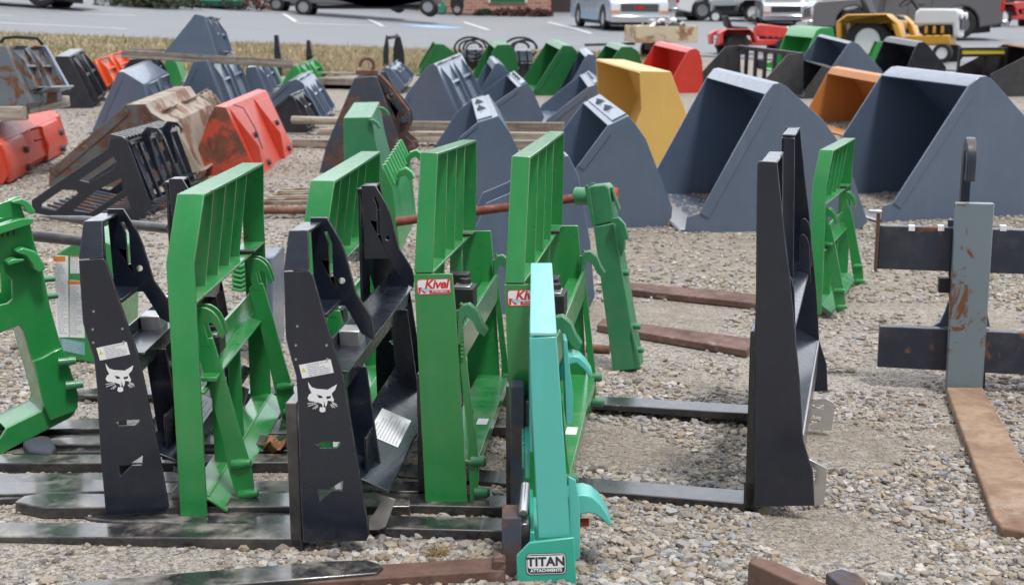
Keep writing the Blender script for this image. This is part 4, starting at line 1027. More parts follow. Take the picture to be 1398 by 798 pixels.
# red sticker
ks = Fg.pt(592.5, 391, 0); sw = (Fg.pt(616, 389, 0) - Fg.pt(569, 392, 0)).length * .98
kr = (Fg.pt(616, 390.0, 0) - Fg.pt(570, 391.5, 0)); kr = Vector((kr.x, 0, kr.z))
sm = face_matrix((ks.x, -.0018, ks.z), kr, (0, 0, 1)); sh = sw * .46
st = label_plate('sticker', kv, sm, sw, sh, 'sticker_red', r=sh*.18)
lp = label_plate('sticker_field', st, Matrix.Translation((0, 0, .0006)), sw*.955, sh*.90, 'white', r=sh*.14, z=.0003)
text_obj('sticker_letters', 'Kivel', sh*.80, M['sticker_red'], st, Matrix.Translation((sw*.07, sh*.14, .0011)), spacing=.95, shear=.25, bold=sh*.024)
bb = label_plate('sticker_bar', st, Matrix.Translation((sw*.16, -sh*.32, .0010)), sw*.60, sh*.20, 'sticker_red', z=.0003)
text_obj('sticker_letters', 'ATTACHMENTS', sh*.14, M['white'], st, Matrix.Translation((sw*.16, -sh*.32, .0016)), bold=sh*.003)
MB().prism([(-sw*.40, -sh*.12, .0011), (-sw*.24, -sh*.02, .0011), (-sw*.08, -sh*.16, .0011), (-sw*.24, -sh*.36, .0011)], (0, 0, .0003)).build('sticker_diamond', M['sticker_blue'], st)
MB().prism([(-sw*.46, -sh*.40, .0011), (-sw*.46, -sh*.02, .0011), (-sw*.36, -sh*.02, .0011), (-sw*.24, -sh*.40, .0011), (-sw*.31, -sh*.40, .0011), (-sw*.40, -sh*.16, .0011), (-sw*.40, -sh*.40, .0011)], (0, 0, .0002)).build('sticker_letters', M['sticker_red'], st)
ubG = Fg.pt(578, 650, 0).x
fork(kv, ubG + .002, .08, wd=.10, length=1.18, hs=.40, z0=zk + .0, mat='fork'); fork(kv, ubG + .002, .86, wd=.10, length=1.18, hs=.40, z0=zk, mat='fork')
Fh = locfit((733, 711), (721, 226), (768, 188.8), WK - .12, wn=.06, zoff=.03)
kvH = copy_thing(kv, Fh.M, 'green fork frame whose red Kivel sticker is half hidden by the teal frame')

# ---- tall black frame at the right ---------------------------------------------
WM = 1.2
Fm = locfit((1071, 692), (1061, 220.5), (1092.5, 173.5), WM, wn=0, zoff=.035)
zmm = 0.0
tb = thing('pallet_fork_attachment', 'tall slim black fork frame with silver latch tabs, forks pointing left over the gravel', 'fork frame', Fm)
outer = Fm.uz([(1030,691),(1112,690),(1110,643),(1101,615),(1096.5,600),(1092,520),(1078,376),(1070,310),(1061,221),(1036,220),(1033,224)])
TDm = .30
ua, ub_ = outer[9][0], outer[8][0]; zt = outer[8][1]
for s in (0, 1):
    yy = (lambda w: w) if s == 0 else (lambda w: WM - w)
    a, b = sorted((yy(0), yy(.010)))
    MB().slab(outer, a, b).build('outer_plate', M['black_clean'], tb, .002)
    a, b = sorted((yy(TDm), yy(TDm - .010)))
    narrow = [(outer[0][0] - .0, zmm + .25), (outer[0][0] + .05, zmm + .25), (ub_ - .002, zt - .013), (ua + .002, zt - .013)]
    MB().slab(narrow, a, b).build('inner_plate', M['black_clean'], tb, .002)
    a, b = sorted((yy(.0105), yy(TDm)))
    MB().slab([(ua + .004, zt - .001), (ub_ - .001, zt - .001), (ub_ - .001, zt - .011), (ua + .004, zt - .011)], a, b).build('top_plate', M['black_clean'], tb, .004)
    MB().box(ua + .003, ua + .012, a, b - .011 if s == 0 else b, zmm + .25, zt - .012).build('front_plate', M['black_clean'], tb, .001)
    for q, (dz, dw) in enumerate(((0, .0), (-.05, .05))):
        w0 = yy(.05 + dw) if s == 0 else yy(.10 + dw)
        pa = Fm.uz([(1070,470),(1070,380),(1077,377),(1084,385),(1088,400),(1090,462)])
        MB().slab([(u - .01, z + dz) for u, z in pa], w0, w0 + .008).build('gusset', M['black_clean'], tb, .0012)
pA = Fm.pt(1085, 470, 0)
MB().slab([(pA.x - .12, pA.z + .03), (pA.x - .01, pA.z), (pA.x - .01, pA.z - .01), (pA.x - .12, pA.z + .02)], .012, WM - .012).build('upper_rail', M['black_clean'], tb, .002)
MB().box(pA.x - .115, pA.x - .10, .012, WM - .012, pA.z - .08, pA.z + .015).build('upper_rail', M['black_clean'], tb, .002)
pB = Fm.pt(1097, 600, 0)
MB().slab([(pB.x - .10, pB.z + .05), (pB.x + .0, pB.z + .0), (pB.x + .0, pB.z - .09), (pB.x - .01, pB.z - .09), (pB.x - .01, pB.z - .006), (pB.x - .10, pB.z + .04)], .012, WM - .012).build('lower_rail', M['black_clean'], tb, .002)
MB().tube([(pB.x - .004, .03 + k*.03, pB.z + .002) for k in range(38)], .004, 6).build('weld_bead', M['steel'], tb)
for w0, px_ in ((.10, [(1102,627),(1105,626.5),(1129,639),(1128,660),(1125,688),(1112,690),(1108,668),(1115,648),(1114,640),(1104,636)]), (.88, [(1106,548),(1127,543),(1139,550),(1138,570),(1135,587.7),(1106,586),(1106,580),(1121,575),(1122,569),(1107,565),(1107,557),(1125,558),(1125,552),(1108,552)])):
    MB().slab(Fm.uz(px_, w0), w0, w0 + .008).build('latch_tab', M['silver'], tb, .001)
for w0 in ():
    # sloping bright tab with two slots
    P3 = [(0, 0), (.075, .03), (.09, .07), (.09, .24), (.08, .27), (.0, .27), (.0, .205), (.045, .205), (.045, .175), (.0, .175), (.0, .11), (.045, .11), (.045, .08), (.0, .08)]
    ax = Vector((.9, 0, -.12)); dn_ = Vector((0, -.45, -1)).normalized()
    orig = Vector((outer[1][0] - .012, w0 + .10, zmm + .155))
    tabs = [orig + Vector((1, .35, 0)).normalized() * a * .8 + Vector((0, -.35, -1)).normalized() * b * .5 for a, b in P3]
    MB().prism(tabs, Vector((0, .006, -.001))).build('latch_tab', M['silver'], tb, .001)
ubM = outer[0][0]
MB().box(ubM - .030, ubM - .001, .02, .13, zmm + .0, Fm.pt(1020, 447, .06).z).build('fork_shank', M['fork_clean'], tb, .003)
MB().box(ubM - .030, ubM - .001, .905, 1.015, zmm + .0, Fm.pt(1020, 447, .06).z - .02).build('fork_shank', M['fork_clean'], tb, .003)
for w0 in (.02, .905):
    g = fork(tb, ubM - .002, w0, wd=.11, length=1.22, hs=.10, z0=zmm - .005, th=.034, mat='fork_clean', skew=.02)

# ---- teal frame ------------------------------------------------------------------
WT = .38
tY = 3.02
Ft = locfit((746, 800), (760, 459), (753.7, 363.4), WT, wn=0, Y=tY, slope=False, roll=False)
zt0 = -float(HCAM - 0) + 0
tl = thing('pallet_fork_attachment', 'teal fork frame with TITAN badge, nearest to the camera, seen edge on', 'fork frame', None, None, M=Ft.M)
zg_t = -Ft.O.z       # ground level in local z
ut0, ut1 = Ft.pt(723.5,460.5).x, Ft.pt(760,459).x; ztp = Ft.pt(740,460).z
nf = Ft.uz([(723,461),(760,459),(770,600),(779,733),(734.5,735),(726,560)])
MB().slab(nf, 0, .010).build('end_post', M['teal'], tl, .003); 
ztf = Ft.pt(738, 364, WT).z; uf0, uf1 = Ft.pt(724.3, 364, WT).x, Ft.pt(753.7, 364, WT).x
MB().slab([(nf[4][0], nf[4][1]), (nf[3][0], nf[3][1]), (uf1, ztf), (uf0, ztf)], WT - .010, WT).build('end_post', M['teal'], tl, .003)
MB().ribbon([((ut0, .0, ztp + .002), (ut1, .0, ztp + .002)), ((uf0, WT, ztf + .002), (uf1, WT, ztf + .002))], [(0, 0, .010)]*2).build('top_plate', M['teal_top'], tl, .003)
MB().box(ut0 + .001, ut0 + .009, .0105, WT - .0105, ztp - .30, ztp - .011).build('front_plate', M['teal'], tl, .002)
zl = Ft.pt(722, 738).z
ep = Ft.uz([(722.6,740),(784,733),(790,860),(707,860),(705,758)], -.022)
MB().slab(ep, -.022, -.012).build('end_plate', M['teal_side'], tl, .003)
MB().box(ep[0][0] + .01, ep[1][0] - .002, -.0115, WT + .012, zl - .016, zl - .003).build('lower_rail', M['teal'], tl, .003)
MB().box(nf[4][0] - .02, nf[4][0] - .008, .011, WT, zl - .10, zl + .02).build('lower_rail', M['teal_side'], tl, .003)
# notched fork bar on the left
un = Ft.pt(716, 600, .3).x
m = MB(); m.box(un, un + .012, .03, WT - .02, Ft.pt(716,600,.3).z - .02, Ft.pt(716,600,.3).z + .05)
for k in range(5): m.box(un - .008, un - .0005, .05 + k*.06, .09 + k*.06, Ft.pt(716,600,.3).z + .0, Ft.pt(716,600,.3).z + .048)
m.build('notched_rail', M['teal_side'], tl, .002)
def t_shank(x0, x1, ytop, w, wd):
    pa = Ft.pt(x0, ytop, w); pb_ = Ft.pt(x1, ytop, w)
    g = MB().box(pa.x, pb_.x, w, w + wd, zg_t, pa.z).build('fork_shank', M['rust_dark'], tl, .004); return pa.x, g
xa, g1 = t_shank(685, 712, 706, .02, .10); xb, g2 = t_shank(697, 716, 527, .25, .08)
MB().box(xa + .028, xa + .07, .03, .11, Ft.pt(700, 760, .02).z, Ft.pt(700, 716, .02).z).build('shank_hanger', M['fork'], tl, .006)
MB().box(xb + .036, xb + .06, .26, .32, Ft.pt(700, 590, .25).z, Ft.pt(700, 548, .25).z).build('shank_hanger', M['fork'], tl, .006)
MB().cyl((xa + .055, .02, Ft.pt(700, 700, .02).z), (xa + .062, .10, Ft.pt(700, 690, .02).z + .03), .012, n=12).build('latch_pin', M['silver'], tl, .002)
fork(tl, xa + .01, -.02, wd=.09, length=1.2, hs=.06, z0=zg_t, th=.036, mat='rust_bar', skew=-.11)
fork(tl, xb + .01, .25, wd=.10, length=1.26, hs=.06, z0=zg_t, th=.036, mat='fork', skew=.12)
f1 = cr(3.354, 660, 560); f0 = cr(3.627, 660, 340)
hookN = Ft.uz(f1([(385,400),(420,388),(460,383),(500,395),(540,430),(570,475),(590,520),(575,530),(545,500),(515,478),(480,470),(445,478),(425,505),(415,540),(395,560),(388,480)]), .04)
MB().slab(hookN, .04, .135).build('hook', M['teal'], tl, .004)
hookF = Ft.uz(f0([(380,600),(395,565),(415,535),(445,525),(480,535),(515,570),(540,610),(538,640),(520,630),(495,595),(460,565),(430,570),(412,600),(410,650),(385,650)]), .28)
MB().slab(hookF, .28, .36).build('hook', M['teal'], tl, .004)
MB().slab(Ft.uz([(772,480),(777,480),(786,560),(785,600),(776,600)], .10), .24, .37).build('hook_arm', M['teal'], tl, .002)
MB().slab(Ft.uz([(776,650),(786,655),(792,690),(792,760),(782,770),(778,735)], .02), .02, .03).build('hook_arm', M['teal'], tl, .002)
pq = Ft.pt(792, 720, .05); MB().cyl((pq.x - .02, .09, pq.z), (pq.x + .025, .09, pq.z), .011, n=12).build('pin', M['rust_red'], tl, .002)
# badge
bp = Ft.pt(745.5, 769, -.0226); bw = (Ft.pt(773, 768, -.022) - Ft.pt(718, 770, -.022)).length; bh = bw * .56
bm_ = face_matrix((bp.x, -.0224, bp.z), (1, 0, .03), (0, 0, 1))
bd = label_plate('badge', tl, bm_, bw, bh, 'ink', r=bh*.2)
label_plate('badge_rim', bd, Matrix.Translation((0, 0, .0006)), bw*.965, bh*.94, 'white', r=bh*.18, z=.0002)
label_plate('badge_border', bd, Matrix.Translation((0, 0, .0008)), bw*.93, bh*.88, 'ink', r=bh*.16, z=.0002)
label_plate('badge_field', bd, Matrix.Translation((0, bh*.10, .0010)), bw*.90, bh*.58, 'white', r=bh*.10, z=.0002)
text_obj('badge_letters', 'TITAN', bh*.56, M['ink'], bd, Matrix.Translation((0, bh*.10, .0015)), bold=bh*.022, spacing=1.05)
text_obj('badge_letters', 'ATTACHMENTS', bh*.19, M['white'], bd, Matrix.Translation((0, -bh*.30, .0014)), bold=bh*.008, spacing=1.05)
# ---------------------------------------------------------------- other attachments in the yard
# rusty ringed bucket standing on end
o_ = [(436,236),(545,238),(553,215),(514,106),(509,104.5),(484,107),(445,200)]
Lr = locfit((436,236), (514,106), (524,92), .75, roll=False); uzr = Lr.uz(o_); WR = .75
rb = thing('excavator_bucket', 'rusty dark bucket standing on end with a rusted ring on its top', 'bucket', Lr)
MB().slab(uzr, 0, .016).build('side_plate', M['rust_dark'], rb, .004); MB().slab(uzr, WR-.016, WR).build('side_plate', M['rust_dark'], rb, .004)
MB().sheet2(uzr[:6], .016, .016, WR - .016).build('bucket_shell', M['rust_dark'], rb, .003)
Lb, d_, n_ = seg2(uzr[2], uzr[3])
for ww in (.10, .46):
    pts = [(-.03*Lb, .001), (-.03*Lb, .06), (.02*Lb, .11), (.10*Lb, .11), (.22*Lb, .06), (.34*Lb, .14), (.46*Lb, .16), (.60*Lb, .13), (.8*Lb, .07), (1.0*Lb, .05), (1.02*Lb, .001)]
    hc = lambda c, r: [(c[0] + r*math.cos(k*.785), c[1] + r*math.sin(k*.785)) for k in range(8)]
    g = MB().slab(sn(uzr[2], d_, n_, pts), ww, ww + .03, [sn(uzr[2], d_, n_, hc((.74*Lb, .045), .028))]).build('ear_plate', M['rust_dark'], rb, .004)
    for s_, h_ in ((.06, .07), (.42, .10)):
        c = sn(uzr[2], d_, n_, [(s_*Lb, h_)])[0]; MB().cyl((c[0], ww - .03, c[1]), (c[0], ww + .06, c[1]), .035, n=16).build('pivot_boss', M['rust_dark'], g, .006)
pr_ = sn(uzr[2], d_, n_, [(.15*Lb, .17)])[0]
MB().tube([(lambda c: (c[0], .06, c[1]))(sn(uzr[2], d_, n_, [(s_*Lb, h_)])[0]) for s_, h_ in ((.5, .17), (.7, .12), (.9, .07), (1.0, .03))], .014, 8).build('hose_rod', M['rust'], rb)
rc = Lr.pt(501, 89, .2); m = MB()
m.tube([(rc.x + .062*math.cos(a), .2, rc.z + .062*math.sin(a)) for a in np.linspace(-2.3, 3.4, 22)], .017, 8); m.build('lifting_ring', M['rust'], rb)
rz = Lr.pt(501, 97, .2); MB().box(rc.x - .10, rc.x + .10, .15, .25, uzr[4][1] - .0, rz.z + .01).build('ring_base', M['rust'], rb, .004)

# slatted dark scoop
Ls = locfit((1092,132), (1097,72), (1000,62), 1.5, roll=False); sc_ = thing('rock_bucket', 'dark scoop with an open slatted back beside the red garden tractor', 'bucket', Ls)
hS = Ls.pt(1097, 72).z
side = Ls.uz([(1015,150),(1090,135),(1097,128),(1097,72),(1076,74),(1040,114)])
MB().slab(side, 0, .014).build('side_plate', M['darkplate'], sc_, .004); MB().slab(side, 1.32, 1.334).build('side_plate', M['darkplate'], sc_, .004)
MB().sheet2(side[:3], .014, .015, 1.319).build('floor_plate', M['rust_dark'], sc_, .003)
MB().box(-.02, .03, .015, 1.319, hS - .06, hS).build('top_rail', M['darkplate'], sc_, .004)
MB().box(.0, .02, .015, 1.319, .015, .16).build('back_plate', M['darkplate'], sc_, .003)
for k in range(6): MB().box(-.01, .02, .13 + k*.2, .19 + k*.2, .161, hS - .061).build('back_slat', M['darkplate'], sc_, .003)
for k in range(2): MB().box(.021, .06, .3 + k*.5, .5 + k*.5, .3, .42).build('hitch_lug', M['rust_dark'], sc_, .004)

# wide dark scoops on the right, one carrying the yellow edge
bucket('wide dark worn scoop at the right edge, brown inside, behind the largest bucket', 'darkplate',
       [(1352,133),(1480,135),(1490,120),(1445,72),(1425,66),(1418,68),(1352,102)], (1425,66), (1335,72), yaw=-12, W=.85, strip=False, shell_mat='rust', group=None)
Ly = Loc(1343, 124, -4); yl = thing('tool_frame', 'flat black frame with a bright yellow strip, standing by the dark scoop at the right', 'attachment', Ly)
a_, b_ = Ly.pt(1314, 76), Ly.pt(1372, 67)
MB().box(a_.x, b_.x, 0, .03, a_.z + .02, b_.z - .012).build('strip', M['sticker_yellow'], yl, .003)
MB().box(a_.x - .02, b_.x + .02, -.01, .06, b_.z - .011, b_.z + .02).build('top_bar', M['plastic'], yl, .003); MB().box(a_.x - .02, b_.x + .02, -.01, .06, a_.z - .02, a_.z + .019).build('bottom_bar', M['plastic'], yl, .003)
for x in (a_.x - .05, b_.x + .021): MB().box(x, x + .03, .0, .05, -.02, b_.z + .02).build('leg_post', M['plastic'], yl, .003)
MB().box(a_.x*.5 + b_.x*.5, a_.x*.5 + b_.x*.5 + .06, .0, .05, 0, a_.z - .021).build('mast', M['plastic'], yl, .003)

# black grapple with slotted sides
og = [(43,290),(112,304),(188,299),(208,284),(173,191),(168,187),(149,190),(147,203),(43,273)]
Lg = locfit((112,304), (173,191), (240,166), .95, roll=False); WG_ = .95; g_ = lambda p: Lg.uz(p)
rk = thing('rock_grapple', 'black rock grapple with slotted triangular sides and toothed top at the left', 'grapple', Lg)
H = [g_([(108,246),(154,214),(160,222),(152,232),(121,249)]), g_([(100,287),(123,290),(168,260),(165,243),(128,262)]), g_([(131,296),(140,288),(172,268),(179,284)]), g_([(56,283),(57,278),(85,259),(104,260),(106,264),(76,287)])]
for w in (0, WG_ - .012): MB().slab(g_(og), w, w + .012, H).build('side_plate', M['black'], rk, .003)
bk0, bk1 = g_([(206,280)])[0], g_([(171,194)])[0]; Lb, d_, n_ = seg2(bk0, bk1)
for k in range(6):
    w = .08 + k*.15
    MB().slab(sn(bk0, d_, n_, [(.02*Lb, -.03), (.02*Lb, -.002), (.96*Lb, -.002), (.96*Lb, -.03)]), w, w + (.03 if k % 2 else .07)).build('back_bar', M['black'], rk, .003)
for a_, b_ in ((.0, .06), (.93, 1.0)):
    MB().slab(sn(bk0, d_, n_, [(a_*Lb, -.001), (a_*Lb, .03), (b_*Lb, .03), (b_*Lb, -.001)]), .013, WG_ - .013).build('back_rail', M['black'], rk, .004)
for w in (.22, .62):
    c = sn(bk0, d_, n_, [(.45*Lb, .031), (.45*Lb, .06), (.95*Lb, .09), (1.04*Lb, .13), (.96*Lb, .17), (.86*Lb, .16), (.93*Lb, .19), (1.05*Lb, .17), (1.12*Lb, .10), (1.04*Lb, .031)])
    MB().slab(c, w, w + .02).build('hook_bracket', M['black'], rk, .003)
    MB().tube([(lambda c: (c[0], w + .05, c[1]))(sn(bk0, d_, n_, [(s_*Lb, h_)])[0]) for s_, h_ in ((.08, .03), (.10, .13), (.2, .14), (.22, .03))], .010, 6).build('latch_loop', M['black'], rk)
tp0, tp1 = g_([(149,191)])[0], g_([(171,190)])[0]
for k in range(15):
    w = .03 + k*.062
    MB().slab([(tp0[0] - .01, tp0[1] + .0), (tp0[0] + .0, tp0[1] + .04), (tp1[0], tp1[1] + .01), (tp1[0], tp1[1] - .02)], w, w + .022).build('tooth', M['fork'], rk, .002)
ft = g_([(50,287),(112,301),(185,297)])
for k in range(9):
    w = .06 + k*.10
    MB().slab([(ft[0][0], ft[0][1]), (ft[1][0], .004), (ft[2][0], .004), (ft[2][0], .04), (ft[1][0], .04), (ft[0][0], ft[0][1] + .02)], w, w + .02).build('tine', M['rust_dark'], rk, .003)

# bale spears
M['spear'] = paint('spear_black', (.02, .022, .028), .35, .3, rust=.08, dust=.5)
def spear(label, a, Ya, b, Yb_, r, taper=.25, name='bale_spear', mat='spear', cat='spear', group=None):
    p, q = atY(*a, Ya), atY(*b, Yb_); d = q - p; c = Matrix.Translation(p)
    m = MB().revolve([(.003, 0), (r, d.length*taper if taper else .002), (r, d.length)], (0, 0, 0), d, 18)
    o = m.build(name, M[mat], None); o.matrix_world = c; return tag(o, label, cat, group)
spear('black pointed bale spear, the further one left of the cat-head frame', (54,295), 6.2, (232,312), 5.6, .023, .35)
spear('thick black bale spear whose end runs behind the leftmost green frame', (-40,313), 5.4, (135,331), 5.2, .024, 0)
MB_ = MB().bar((0,0,0),(.3,0,-.03),.05,.03)
# green implement with the warning labels
def label_box(label, quad, Y, extra=None):
    Lx = Loc((quad[0][0] + quad[1][0])/2, quad[0][1], 0, Y=Y, slope=False)
    q = Lx.uz(quad); t_ = thing('implement_housing', label, 'housing', Lx); zgx = float(zg(Lx.O.x, Lx.O.y)) - Lx.O.z
    MB().slab(q, 0, .32).build('housing', M['green'], t_, .012)
    return t_, Lx
Lh = Loc(104, 496, 0); hb = thing('implement_housing', 'green housing covered in white warning labels between the left green plate and black frame', 'housing', Lh)
hq = Lh.uz([(82,488),(131,497),(160,497),(165,340),(124,317),(108,327),(75,347)]); MB().slab(hq, 0, .30).build('housing', M['green'], hb, .01)
def hlabel(par, Lx, quad, mat, nrows, seed, orange=True):
    q = Lx.uz(quad, -.001); m = MB().prism([(a, -.0008, b) for a, b in q], (0, -.0008, 0)).build('warning_decal', M[mat], par, smooth=False)
    cx = sum(a for a, b in q)/4; cz = sum(b for a, b in q)/4; wq = abs(q[1][0]-q[0][0]); hq_ = abs(q[0][1]-q[3][1])
    Mx = face_matrix((cx, -.0017, cz - hq_*.03), (q[1][0]-q[0][0], 0, q[1][1]-q[0][1]), (0, 0, 1))
    text_rows(m, Mx, wq*.86, hq_*.86, nrows, seed, z=.0002)
    if orange:
        cz2 = max(b for a, b in q) - hq_*.045
        ob_ = MB().box(-wq*.46, wq*.46, -hq_*.03, hq_*.03, .0, .0006).build('warning_header', M['sticker_orange'], m); ob_.matrix_basis = face_matrix((cx, -.0018, cz2), (1, 0, 0), (0, 0, 1))
    return m
hlabel(hb, Lh, [(76,460),(94,460),(93,349),(75.5,348)], 'white', 34, 11); hlabel(hb, Lh, [(95,460),(116,461),(112,383),(95,382)], 'white', 26, 12); hlabel(hb, Lh, [(96,373),(109,373),(109,351),(96,349)], 'white', 7, 13)
hlabel(hb, Lh, [(83,478),(116,485),(115.5,467),(83,461)], 'blue_label', 5, 14, False)
Lh2 = Loc(352, 492, 0, Y=Lh.O.y, slope=False); hb2 = thing('implement_housing', 'green ribbed housing with a tall narrow label strip, seen through the nearest green frame', 'housing', Lh2)
MB().slab(Lh2.uz([(341,482),(372,486),(372,350),(318,352),(317,395),(341,400)]), 0, .3).build('housing', M['gray'], hb2, .01)
for k in range(6):
    a, b = Lh2.pt(316, 362 + k*6.5, -.03), Lh2.pt(341, 358 + k*6.5, -.03)
    MB().tube([(a.x, -.012, a.z), ((a.x+b.x)/2, -.02, a.z - .008), (b.x, -.012, b.z)], .009, 8).build('hose_rib', M['green_bright'], hb2)
hlabel(hb2, Lh2, [(341,420),(352,418),(353,351),(341,354)], 'white', 30, 15, False); hlabel(hb2, Lh2, [(341,477),(354,478),(354,456),(341,458)], 'blue_label', 6, 16, False)

# left green carrier plate with pins
La = Loc(12, 622, -34); cp = thing('carrier_plate', 'large green carrier plate with pins and cut-outs at the left edge', 'carrier', La)
oa = La.uz([(-90,690),(3,621),(12,614),(96,570),(103,562),(105,536),(88,480),(82,466),(69,420),(58,365),(48,334),(40,299),(-90,330)])
h1 = La.uz([(-60,600),(0,598),(8,585),(57,561),(60,552),(46,500),(32,452),(26,444),(4,453),(-60,480)]); h2 = La.uz([(-60,430),(10,414),(17,408),(16,382),(8,374),(0,372),(-60,378)])
MB().slab(oa, 0, .012, [h1, h2]).build('plate', M['green'], cp, .003)
MB().slab(oa, .17, .182, [h1, h2]).build('plate', M['green'], cp, .003)
MB().sheet2(h1[2:9], -.006, .0125, .169).build('inner_web', M['green'], cp, .002)
MB().sheet2(oa[1:6], .006, .0125, .169).build('edge_web', M['green'], cp, .002)
MB().slab(La.uz([(-90,345),(40,303),(41,296),(22,297),(-90,333)]), -.05, -.001).build('shelf', M['green_bright'], cp, .002)
a_ = La.uz([(-90,300),(-20,296),(24,298),(36,300),(30,286),(27,268),(8,275),(-20,285),(-90,300)][:-1])
MB().slab(a_, .0, .012).build('upper_plate', M['green'], cp, .002)
f9 = cr(9.97, 0, 260); f5 = cr(4.99, 0, 260)
MB().slab(La.uz(f9([(145,140),(260,100),(340,130),(400,180),(415,220),(455,270),(440,300),(400,310),(350,290),(320,250),(290,200),(240,180),(150,165)])), -.03, .06).build('hook', M['green_bright'], cp, .006)
MB().slab(La.uz(f5([(80,395),(130,375),(210,400),(240,430),(275,500),(280,520),(240,545),(205,520),(190,480),(150,430),(85,410)])), -.06, .0).build('hook', M['green_bright'], cp, .006)
MB().slab(La.uz(f5([(20,470),(60,450),(130,450),(145,460),(90,480),(30,495)])), -.06, -.001).build('hook', M['green_bright'], cp, .004)
MB().slab(La.uz([(43,491),(56,486),(70,478),(82,473),(88,484),(105,536),(104,554),(100,560),(66,572),(56,545)]), -.022, -.001).build('pin_plate', M['green'], cp, .004)
for a, b in (((86,494),(102,491)), ((96,526),(112,524))):
    p, q = La.pt(*a, -.04), La.pt(*b, -.05); MB().revolve([(.016, 0), (.013, .03), (.015, .032), (.012, .055)], (p.x - .012, -.035, p.z), (1, -.3, .05), 14).build('pin', M['green_old'], cp)
for a in ((66,381),(70,404)): 
    p = La.pt(*a, .08); MB().cyl((p.x - .02, .08, p.z), (p.x + .022, .08, p.z), .010, n=12).build('pin', M['green_old'], cp, .002)
for k in range(3):
    p = La.pt(2 + k*8, 319 - k*1.5, -.003); MB().box(p.x, p.x + .004, -.003, -.0006, p.z - .012, p.z + .012).build('slot', M['plastic'], cp)
# twin of it further back, upright green box attachment
Lj = Loc(490, 300, 0, Y=7.6, slope=False)
jx = locfit((490,300), (507,160), (518,139), .75, Y=7.6, roll=True); up_ = thing('quick_hitch', 'upright green hitch with sloping top in front of the rusty ringed bucket', 'hitch', jx)
qz = jx.uz([(469,161),(507,160),(514,200),(548,330),(520,335),(470,330)])
MB().slab(qz, 0, .012).build('side_plate', M['green_old'], up_, .003); MB().slab(qz, .738, .75).build('side_plate', M['green_old'], up_, .003)
MB().sheet2([qz[5], qz[0], qz[1], qz[2], qz[3]], -.010, .0125, .737).build('cover_plate', M['green_old'], up_, .003)
pj = jx.uz(cr(3.99, 350, 100)([(612,248),(640,250),(665,268),(680,295),(665,302),(650,280),(625,268)]))
MB().slab(pj, -.02, .0).build('latch_hook', M['green_old'], up_, .003); MB().slab([(a + .02, b) for a, b in pj], .55, .57).build('latch_hook', M['green_old'], up_, .003)
Lk = locfit((536,330), (536,255), (560,214), .62, Y=6.6, roll=True); kb = thing('silage_grapple', 'green ribbed grapple leaning behind the first Kivel frame', 'grapple', Lk)
rq = Lk.uz([(523,229),(536,256),(541,300),(546,345),(520,345),(516,300)])
MB().slab(rq, 0, .012).build('side_plate', M['green'], kb, .003); MB().slab(rq, .608, .62).build('side_plate', M['green'], kb, .003)
MB().sheet2([rq[0], rq[1], rq[2], rq[3]], -.010, .0125, .607).build('face_plate', M['green_bright'], kb, .003)
for k in range(9):
    w = .04 + k*.065; a, b = rq[0], rq[1]
    MB().tube([(a[0], w, a[1] + .008), (b[0], w, b[1] + .008)], .014, 8).build('rib', M['green_bright'], kb)
hk = Lk.uz([(534,252),(540,240),(550,236),(558,242),(562,250),(557,254),(549,246),(541,250),(539,262)])
MB().slab(hk, .10, .13).build('hook', M['green_bright'], kb, .004); MB().slab(hk, .48, .51).build('hook', M['green_bright'], kb, .004)

# bale spear arm with red-brown rod
Lz = locfit((853,508), (838,304), (846,300), .11, roll=False); ba = thing('bale_spear_attachment', 'scratched green bale spear arm with a bushing holding the red-brown rod', 'bale spear', Lz)
MB().slab(Lz.uz([(810,310),(838,304),(872,503),(837,508)]), 0, .11).build('arm', M['green_old'], ba, .005)
MB().slab(Lz.uz([(800,258),(806,254),(826,252),(831,258),(838,303),(810,309),(806,300)]), .01, .10).build('arm_head', M['green_old'], ba, .006)
for w0 in (-.006, .098): MB().slab(Lz.uz([(798,254),(803,252),(806,262),(813,308),(809,309)]), w0, w0 + .008).build('head_plate', M['green_old'], ba, .002)
c = Lz.pt(800, 268, .06); MB().cyl((c.x - .05, .06, c.z), (c.x + .02, .06, c.z), .038, n=18).build('bushing', M['green_old'], ba, .005)
c = Lz.pt(828, 264, .06); MB().cyl((c.x - .01, .06, c.z), (c.x + .05, .06, c.z), .030, n=6).build('nut', M['rust_red'], ba, .004)
MB().tube([(c.x + .03, .03, c.z + .03), (c.x + .05, .02, c.z - .02), (c.x + .065, .02, c.z - .06)], .008, 8).build('clip', M['green_old'], ba)
MB().slab(Lz.uz(cr(2.4925, 640, 180)([(490,290),(515,288),(535,310),(545,345),(548,365),(530,362),(520,330),(505,310),(490,305)])), -.03, -.008).build('hook', M['green_old'], ba, .003)
MB().slab(Lz.uz(cr(2.4925, 640, 180)([(490,315),(510,320),(528,345),(525,400),(515,425),(500,400)])), .02, .05).build('hook', M['green_old'], ba, .003)
MB().slab(Lz.uz([(861,440),(868,470),(874,498),(866,502),(859,460)]), .0, .02).build('foot_plate', M['green_old'], ba, .003)
for a in ((852,372),(868,445),(872,477)):
    p = Lz.pt(*a, .03); MB().cyl((p.x - .03, .03, p.z), (p.x + .022, .03, p.z), .013, n=12).build('pin', M['green_old'], ba, .003)
rp = Lz.M @ Vector((Lz.pt(797, 269, .06).x, .06, Lz.pt(797, 269, .06).z)); rI = Lz.I
re_ = rI @ atY(540, 303, rp.y - .1); MB().tube([(Lz.pt(797, 269, .06).x, .06, Lz.pt(797, 269, .06).z), re_], .019, 12).build('rod', M['rod'], ba)
